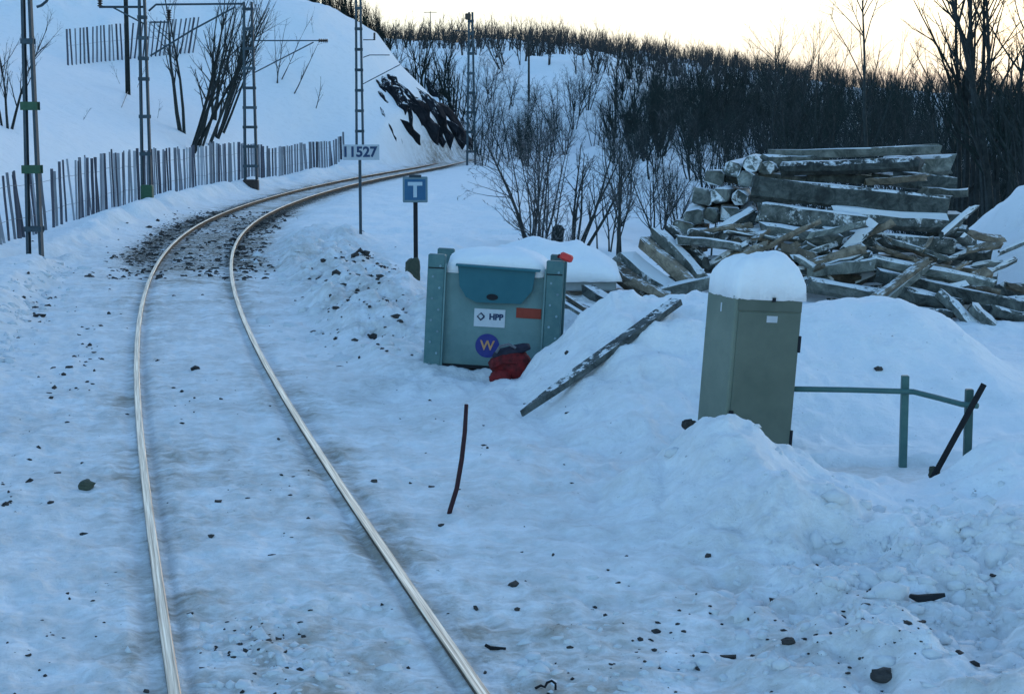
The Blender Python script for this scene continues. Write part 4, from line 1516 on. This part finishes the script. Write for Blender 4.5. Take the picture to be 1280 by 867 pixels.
# the birch wood: a few models, copied
protos = []
for s in range(7):
    protos.append(dict(seed=100 + s, H=5.0, stems=(1, 2, 3, 2, 1, 4, 3)[s], spread=.34, levels=3, trunk_r=.065, nb=12, blen=.42, twign=6, first=.25, crook=.15, ang=(.4, 1.05)))
GL = 'birch trees of the dark wood'
wood_src = []
for s, kw in enumerate(protos):
    r_ = make_tree('birch_tree', (0, 0, 0), 'bare dark birch growing in the dense wood behind the pile', 'tree', GL, 'bark', ('twig_dark', 'twig', 'twig_dark', 'twig_dark', 'twig_pale', 'twig_dark', 'twig')[s], **kw)
    wood_src.append(r_)


def spruce(seed, H=4.0, nl=13):
    rs = random.Random(seed)
    tr, cr = MB(), MB()
    tr.tube([(0, 0, -.2), (0, 0, H)], [.07, .01], 5)
    for i in range(nl):
        t = i / nl
        z = H * (.08 + .9 * t)
        rad = (1 - t) ** .8 * H * .20 + .05
        kk = 7
        for j in range(kk):
            a = 2 * math.pi * (j + rs.random()) / kk
            rr_ = rad * rs.uniform(.65, 1.2)
            d = Vector((math.cos(a), math.sin(a), 0))
            sidev = Vector((-d.y, d.x, 0)) * rr_ * .30
            p0 = Vector((0, 0, z + .10))
            p1 = d * rr_ * .6 + Vector((0, 0, z - .02 * H))
            p2 = d * rr_ + Vector((0, 0, z - rr_ * .35))
            o = len(cr.v)
            cr.add([p0, p1 + sidev, p2, p1 - sidev, p1 + Vector((0, 0, .06))], [(0, 1, 4), (1, 2, 4), (2, 3, 4), (3, 0, 4), (0, 3, 2, 1)])
    return tr, cr


sp_src = []
for s in range(3):
    root = empty('spruce_tree', (0, 0, 0), 'small dark spruce on the skyline of the snowy ridge', 'tree', 'spruces on the skyline')
    a, b = spruce(200 + s)
    a.build('trunk', M['bark'], root)
    b.build('crown', M['needle'], root)
    sp_src.append(root)

used_w, used_s = [False] * 7, [False] * 3


def put(src, used, k, p, rz, sc):
    if not used[k]:
        used[k] = True
        o = src[k]
        o.location = p
        o.rotation_euler = (0, 0, rz)
        o.scale = (sc, sc, sc)
        return o
    o = copy_tree(src[k], p, rz, sc)
    o.rotation_euler = (rw.gauss(0, .11), rw.gauss(0, .13), rz)
    return o


def wood_density(u, v):
    """how thick the wood is where its stems stand, read off the photograph"""
    if u < 600:
        return 0
    if 690 < u < 770 and v > 132:
        return .06
    return 1.0


cand = []
rw = random.Random(77)
# front edge of the wood
for i in range(150):
    u_ = rw.uniform(770, 1300)
    Y_ = rw.uniform(58, 110)
    if u_ < 880 and Y_ < 85 and rw.random() < .5:
        continue
    cand.append((u_, Y_, rw.uniform(.55, .95)))
for i in range(120):
    u_ = rw.uniform(590, 1300)
    Y_ = rw.uniform(150, 200) if u_ < 800 else rw.uniform(100, 180)
    cand.append((u_, Y_, rw.uniform(.8, 1.25)))
for i in range(20):
    cand.append((rw.uniform(586, 690), rw.uniform(118, 150), rw.uniform(.55, .8)))
for i, (u_, Y_, sc) in enumerate(cand):
    x = (u_ - 640) / F * Y_
    o = put(wood_src, used_w, rw.randrange(7), (x, Y_, hz(x, Y_) - .1), rw.uniform(0, 6.28), sc)
    if i < 150:
        o['label'], o['group'] = 'bare dark birch in the dense thicket right behind the timber pile', 'birches of the thicket behind the pile'
    elif i < 270:
        o['label'], o['group'] = 'bare dark birch in the far wood above the open snow patch', 'birches of the wood above the snow patch'
    else:
        o['label'], o['group'] = 'small bare birch just right of the far mast at the cutting', 'small birches beside the cutting'
for i in range(150):
    if i < 60:
        u_ = rw.uniform(335, 470)
        Y_ = rw.uniform(150, 175)
        x = (u_ - 640) / F * Y_
        sc = rw.uniform(.30, .60)
    else:
        u_ = rw.uniform(470, 1010)
        Y_ = rw.uniform(405, 425)
        x = (u_ - 640) / F * Y_
        sc = rw.uniform(.30, .62)
    o = put(sp_src, used_s, rw.randrange(3), (x, Y_, hz(x, Y_) - .2), rw.uniform(0, 6.28), sc)
    if i < 60:
        o['label'], o['group'] = 'small dark spruce on top of the left hill behind its snow slope', 'spruces on the left hill'
    else:
        o['label'], o['group'] = 'small dark spruce on the skyline of the far snowy ridge', 'spruces on the far ridge'


DW = 'bushy dark thickets in the wood'
th_src = []
for s in range(3):
    th_src.append(make_tree('thicket_tree', (0, -60 - s * 4, -30), 'x', 'tree', DW, 'bark', 'twig_dark', seed=400 + s, H=4.6, stems=7, spread=.34, levels=3, trunk_r=.06, nb=13, blen=.42, twign=6, first=.15, crook=.13))
for i in range(130):
    u_ = rw.uniform(760, 1310)
    Y_ = rw.uniform(66, 95) if (u_ > 1120 and i % 2) else rw.uniform(112, 205)
    x = (u_ - 640) / F * Y_
    p = (x, Y_, hz(x, Y_) - .2)
    if i < 3:
        o = th_src[i]
        o.location = p
    else:
        o = copy_tree(th_src[rw.randrange(3)], p, rw.uniform(0, 6.28), rw.uniform(.55, 1.05))
    if Y_ < 100:
        o['label'], o['group'] = 'bushy dark thicket tree at the right behind the timber pile', 'bushy dark thickets at the right'
    else:
        o['label'], o['group'] = 'bushy dark thicket tree half hidden among the birches of the far wood', DW


# the far wood: too many to count, one mesh
def far_wood():
    V, Fc, MI = [], [], []
    no = 0
    rs = np.random.RandomState(9)
    base = []
    for s in range(4):
        tr, cr = gen_tree(seed=300 + s, H=5, stems=(2, 3, 1, 3)[s], spread=.25, levels=2, trunk_r=.115, nb=6, blen=.46, crook=.15, lite=True)
        # widen the twigs a little so the far crowns hold together
        v = np.array(tr.v + cr.v)
        f3 = []
        for f in tr.f:
            f3.append(f)
        for f in cr.f:
            f3.append(tuple(i + len(tr.v) for i in f))
        tri = []
        for f in f3:
            for k in range(1, len(f) - 1):
                tri.append((f[0], f[k], f[k + 1]))
        base.append((v, np.array(tri)))
    for s in range(2):
        tr, cr = spruce(310 + s, 4.0, 12)
        v = np.array(tr.v + cr.v)
        tri = []
        for f in list(tr.f) + [tuple(i + len(tr.v) for i in f) for f in cr.f]:
            for k in range(1, len(f) - 1):
                tri.append((f[0], f[k], f[k + 1]))
        base.append((v, np.array(tri)))
    xs, kd = [], []
    for i in range(520):
        u_ = rs.uniform(470, 1020)
        Y_ = rs.uniform(400, 428)
        xs.append(((u_ - 640) / F * Y_, Y_))
        kd.append(rs.choice([0, 1, 2, 3, 0, 1, 4]))
    for i in range(260):
        u_ = rs.uniform(320, 490)
        Y_ = rs.uniform(152, 178)
        xs.append(((u_ - 640) / F * Y_, Y_))
        kd.append(rs.choice([0, 1, 2, 3, 0, 1, 2, 4]))
    for i in range(1550):
        Y_ = 130 + 290 * rs.rand() ** .9
        u_ = rs.uniform(470, 1330)
        x = (u_ - 640) / F * Y_
        if Y_ < 165 and u_ < 600:
            continue
        if Y_ < 215 and 600 <= u_ < 760:
            continue
        if Y_ > 200:
            dn = vnoise(np.array([x / 16.]), np.array([Y_ / 30.]), 40)[0]
            thick = .40 if u_ < 760 else .10
            if dn < thick:
                continue
        xs.append((x, Y_))
        kd.append(rs.randint(4))
    xs = np.array(xs)
    zs_ = height(xs[:, 0], xs[:, 1])
    for (x, y), z, kk in zip(xs, zs_, kd):
        v, t = base[kk]
        a = rs.rand() * 6.28
        c, s = math.cos(a), math.sin(a)
        sc = rs.uniform(.7, 1.25) if y < 398 and not (y < 180 and x < -9) else (rs.uniform(.45, .95) if y > 398 else rs.uniform(.3, .62))
        w = v * sc
        w[:, 0] += w[:, 2] * rs.normal(0, .16)
        w[:, 1] += w[:, 2] * rs.normal(0, .10)
        w = np.stack([w[:, 0] * c - w[:, 1] * s + x, w[:, 0] * s + w[:, 1] * c + y, w[:, 2] + z - .2], -1)
        V.append(w)
        Fc.append(t + no)
        MI.append(np.full(len(t), 1 if (y > 215 and kk < 4) else 0))  # farther birches get the lighter twig colour, standing in for haze
        no += len(v)
    V = np.vstack(V)
    Fc = np.vstack(Fc)
    me = bpy.data.meshes.new('far_wood')
    me.vertices.add(len(V))
    me.vertices.foreach_set('co', V.astype(np.float32).ravel())
    me.loops.add(len(Fc) * 3)
    me.loops.foreach_set('vertex_index', Fc.astype(np.int32).ravel())
    me.polygons.add(len(Fc))
    me.polygons.foreach_set('loop_start', (np.arange(len(Fc)) * 3).astype(np.int32))
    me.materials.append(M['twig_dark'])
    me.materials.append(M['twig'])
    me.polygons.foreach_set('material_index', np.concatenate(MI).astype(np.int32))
    me.update(calc_edges=True)
    o = bpy.data.objects.new('far_wood', me)
    COL.objects.link(o)
    tag(o, 'far dark birch wood covering the ridge', None, None, 'stuff')
    print('far wood tris', len(Fc))


far_wood()

# ------------------------------------------------------------------ loose stones and snow clods
def chunk_field(name, mat, spots, label, seed, flat=.7, sink=.25):
    rs = random.Random(seed)
    mb = MB()
    ico = [(0, 0, 1), (.89, 0, .45), (.28, .85, .45), (-.72, .53, .45), (-.72, -.53, .45), (.28, -.85, .45),
           (.72, .53, -.45), (-.28, .85, -.45), (-.89, 0, -.45), (-.28, -.85, -.45), (.72, -.53, -.45), (0, 0, -1)]
    fi = [(0, 1, 2), (0, 2, 3), (0, 3, 4), (0, 4, 5), (0, 5, 1), (1, 6, 2), (2, 7, 3), (3, 8, 4), (4, 9, 5), (5, 10, 1),
          (6, 7, 2), (7, 8, 3), (8, 9, 4), (9, 10, 5), (10, 6, 1), (11, 7, 6), (11, 8, 7), (11, 9, 8), (11, 10, 9), (11, 6, 10)]
    arr = np.array([(x, y) for x, y, r in spots])
    zz = height(arr[:, 0], arr[:, 1])
    for (x, y, r), z in zip(spots, zz):
        r *= rs.choice((.45, .6, .8, 1, 1, 1.25, 1.6))
        rx, ry, rz_ = r * rs.uniform(.7, 1.9), r * rs.uniform(.6, 1.3), r * flat * rs.uniform(.7, 1.2)
        a = rs.uniform(0, 6.28)
        c, s = math.cos(a), math.sin(a)
        vs = []
        for (px, py, pz) in ico:
            k = rs.uniform(.6, 1.25)
            qx, qy = px * rx * k, py * ry * k
            vs.append((x + qx * c - qy * s, y + qx * s + qy * c, z + pz * rz_ * k + rz_ * (sink + rs.uniform(-.5, .12))))
        mb.add(vs, fi)
    o = mb.build(name, M[mat], smooth=(mat == 'clod'))
    tag(o, label, None, None, 'stuff')


rg = random.Random(91)
spots = []
for i in range(340):                                   # thin scatter over the trodden snow
    Y_ = 8.3 + 24 * rg.random() ** 1.6
    u_ = rg.uniform(-20, 1300)
    x = (u_ - 640) / F * Y_
    d = x - float(trk(Y_))
    if abs(abs(d) - .75) < .12:
        continue
    if x > .6 and Y_ > 11.8:
        continue
    spots.append((x, Y_, rg.uniform(.006, .022) * rg.choice((.7, 1, 1, 1.4))))
for (u_, v_, n_, su, sv) in ((320, 800, 60, 60, 40), (830, 800, 45, 110, 45), (1120, 820, 60, 130, 40), (250, 480, 10, 40, 40), (110, 440, 26, 16, 40), (60, 480, 14, 40, 40), (440, 380, 150, 40, 45), (450, 340, 60, 45, 20), (480, 420, 50, 40, 30),
                             (40, 380, 26, 30, 30), (12, 620, 12, 10, 16), (60, 780, 14, 60, 60), (1060, 770, 26, 60, 30), (330, 600, 10, 50, 50)):
    for i in range(n_):
        p = atz(u_ + rg.gauss(0, su * .6), v_ + rg.gauss(0, sv * .6))
        if abs(abs(p.x - float(trk(p.y))) - .75) < .12 or p.y > 60 or p.y < 7:
            continue
        spots.append((p.x, p.y, rg.uniform(.008, .024) * p.y / 10 * .75))
for i in range(1300):                                   # ballast stones round the curve
    Y_ = rg.uniform(33, 60)
    d = rg.choice((rg.gauss(-1.25, .45), rg.gauss(.85, .35), rg.uniform(-1.6, 1.5)))
    if abs(abs(d) - .75) < .06:
        continue
    spots.append((float(trk(Y_)) + d, Y_, rg.uniform(.018, .055)))
chunk_field('loose_stones', 'stone', spots, 'dark ballast stones scattered over the trodden snow', 12)

spots = []
for i in range(520):
    p = atz(rg.gauss(1130, 110), rg.gauss(735, 36))
    if p.x > 1.0 and p.y < 12.4:
        spots.append((p.x, p.y, rg.uniform(.015, .06) * rg.choice((.6, .8, 1, 1.5))))
for i in range(240):
    p = atz(rg.uniform(640, 1290), rg.gauss(830, 45))
    spots.append((p.x, p.y, rg.uniform(.010, .04)))
for i in range(170):
    p = atz(rg.gauss(345, 75), rg.gauss(815, 35))
    if p.y > 8.3 and abs(abs(p.x - float(trk(p.y))) - .75) > .13:
        spots.append((p.x, p.y, rg.uniform(.012, .04)))
for i in range(260):
    Y_ = rg.uniform(21, 42)
    d = rg.gauss(2.4, .5)
    spots.append((float(trk(Y_)) + d, Y_, rg.uniform(.03, .10)))
for i in range(200):
    Y_ = rg.uniform(20, 36)
    spots.append((float(trk(Y_)) - rg.gauss(2.6, .25), Y_, rg.uniform(.02, .08)))
for i in range(24):
    spots.append((rg.uniform(1.0, 4.2), rg.gauss(13.1, .35), rg.uniform(.02, .045)))
chunk_field('snow_clods', 'clod', spots, 'broken lumps of ploughed snow', 13, .85, .0)

# single bits that stand out
p = hit(1158, 750, 8, 13)
m = MB(); m.tube([(-.10, 0, .03), (-.05, 0, .012), (.04, .01, .015), (.11, 0, .03)], [.012, .024, .022, .012], 7)
tag(m.build('bark_piece', M['black'], None, p, False, (0, 0, .1)), 'curved black piece of bark on the churned snow at lower right', 'bark')
p = hit(108, 610, 8, 16)
m = MB(); m.add(*blob((0, 0, .02), (.065, .055, .045), 51, 8, .35, 2.6))
tag(m.build('stone', M['moss'], None, p), 'greenish stone lying left of the fence side rail', 'stone')
p = hit(620, 812, 8, 13)
m = MB(); m.tube([(-.06, 0, .03), (-.03, 0, .012), (.055, -.01, .012)], [.009, .012, .007], 6)
tag(m.build('twig', M['black'], None, p), 'short black twig on the snow beside the right hand rail', 'twig')
p = hit(681, 862, 8, 13)
m = MB(); m.tube([(-.05, 0, .01), (-.02, 0, .025), (.0, -.01, .02), (.012, 0, .04), (.035, 0, .05), (.055, 0, .035), (.055, 0, .0)], .007, 6)
tag(m.build('wire_loop', M['black'], None, p), 'thin bent wire loop sticking out of snow at bottom centre', 'wire')
for (u_, v_, r_, lb) in ((1105, 848, .05, 'pale streaked dark stone at the bottom right of the churned snow'), (985, 803, .03, 'dark stone in the middle of the churned snow at right'), (1098, 462, .035, 'small dark stone on the smooth mound behind the railing'), (468, 602, .022, 'dark stone right of the cabinet side rail')):
    p = hit(u_, v_, 8, 22)
    m = MB(); m.add(*blob((0, 0, r_ * .3), (r_ * 1.3, r_, r_ * .7), int(u_), 8, .45, 2.2))
    tag(m.build('stone', M['stone'], None, p), lb, 'stone')
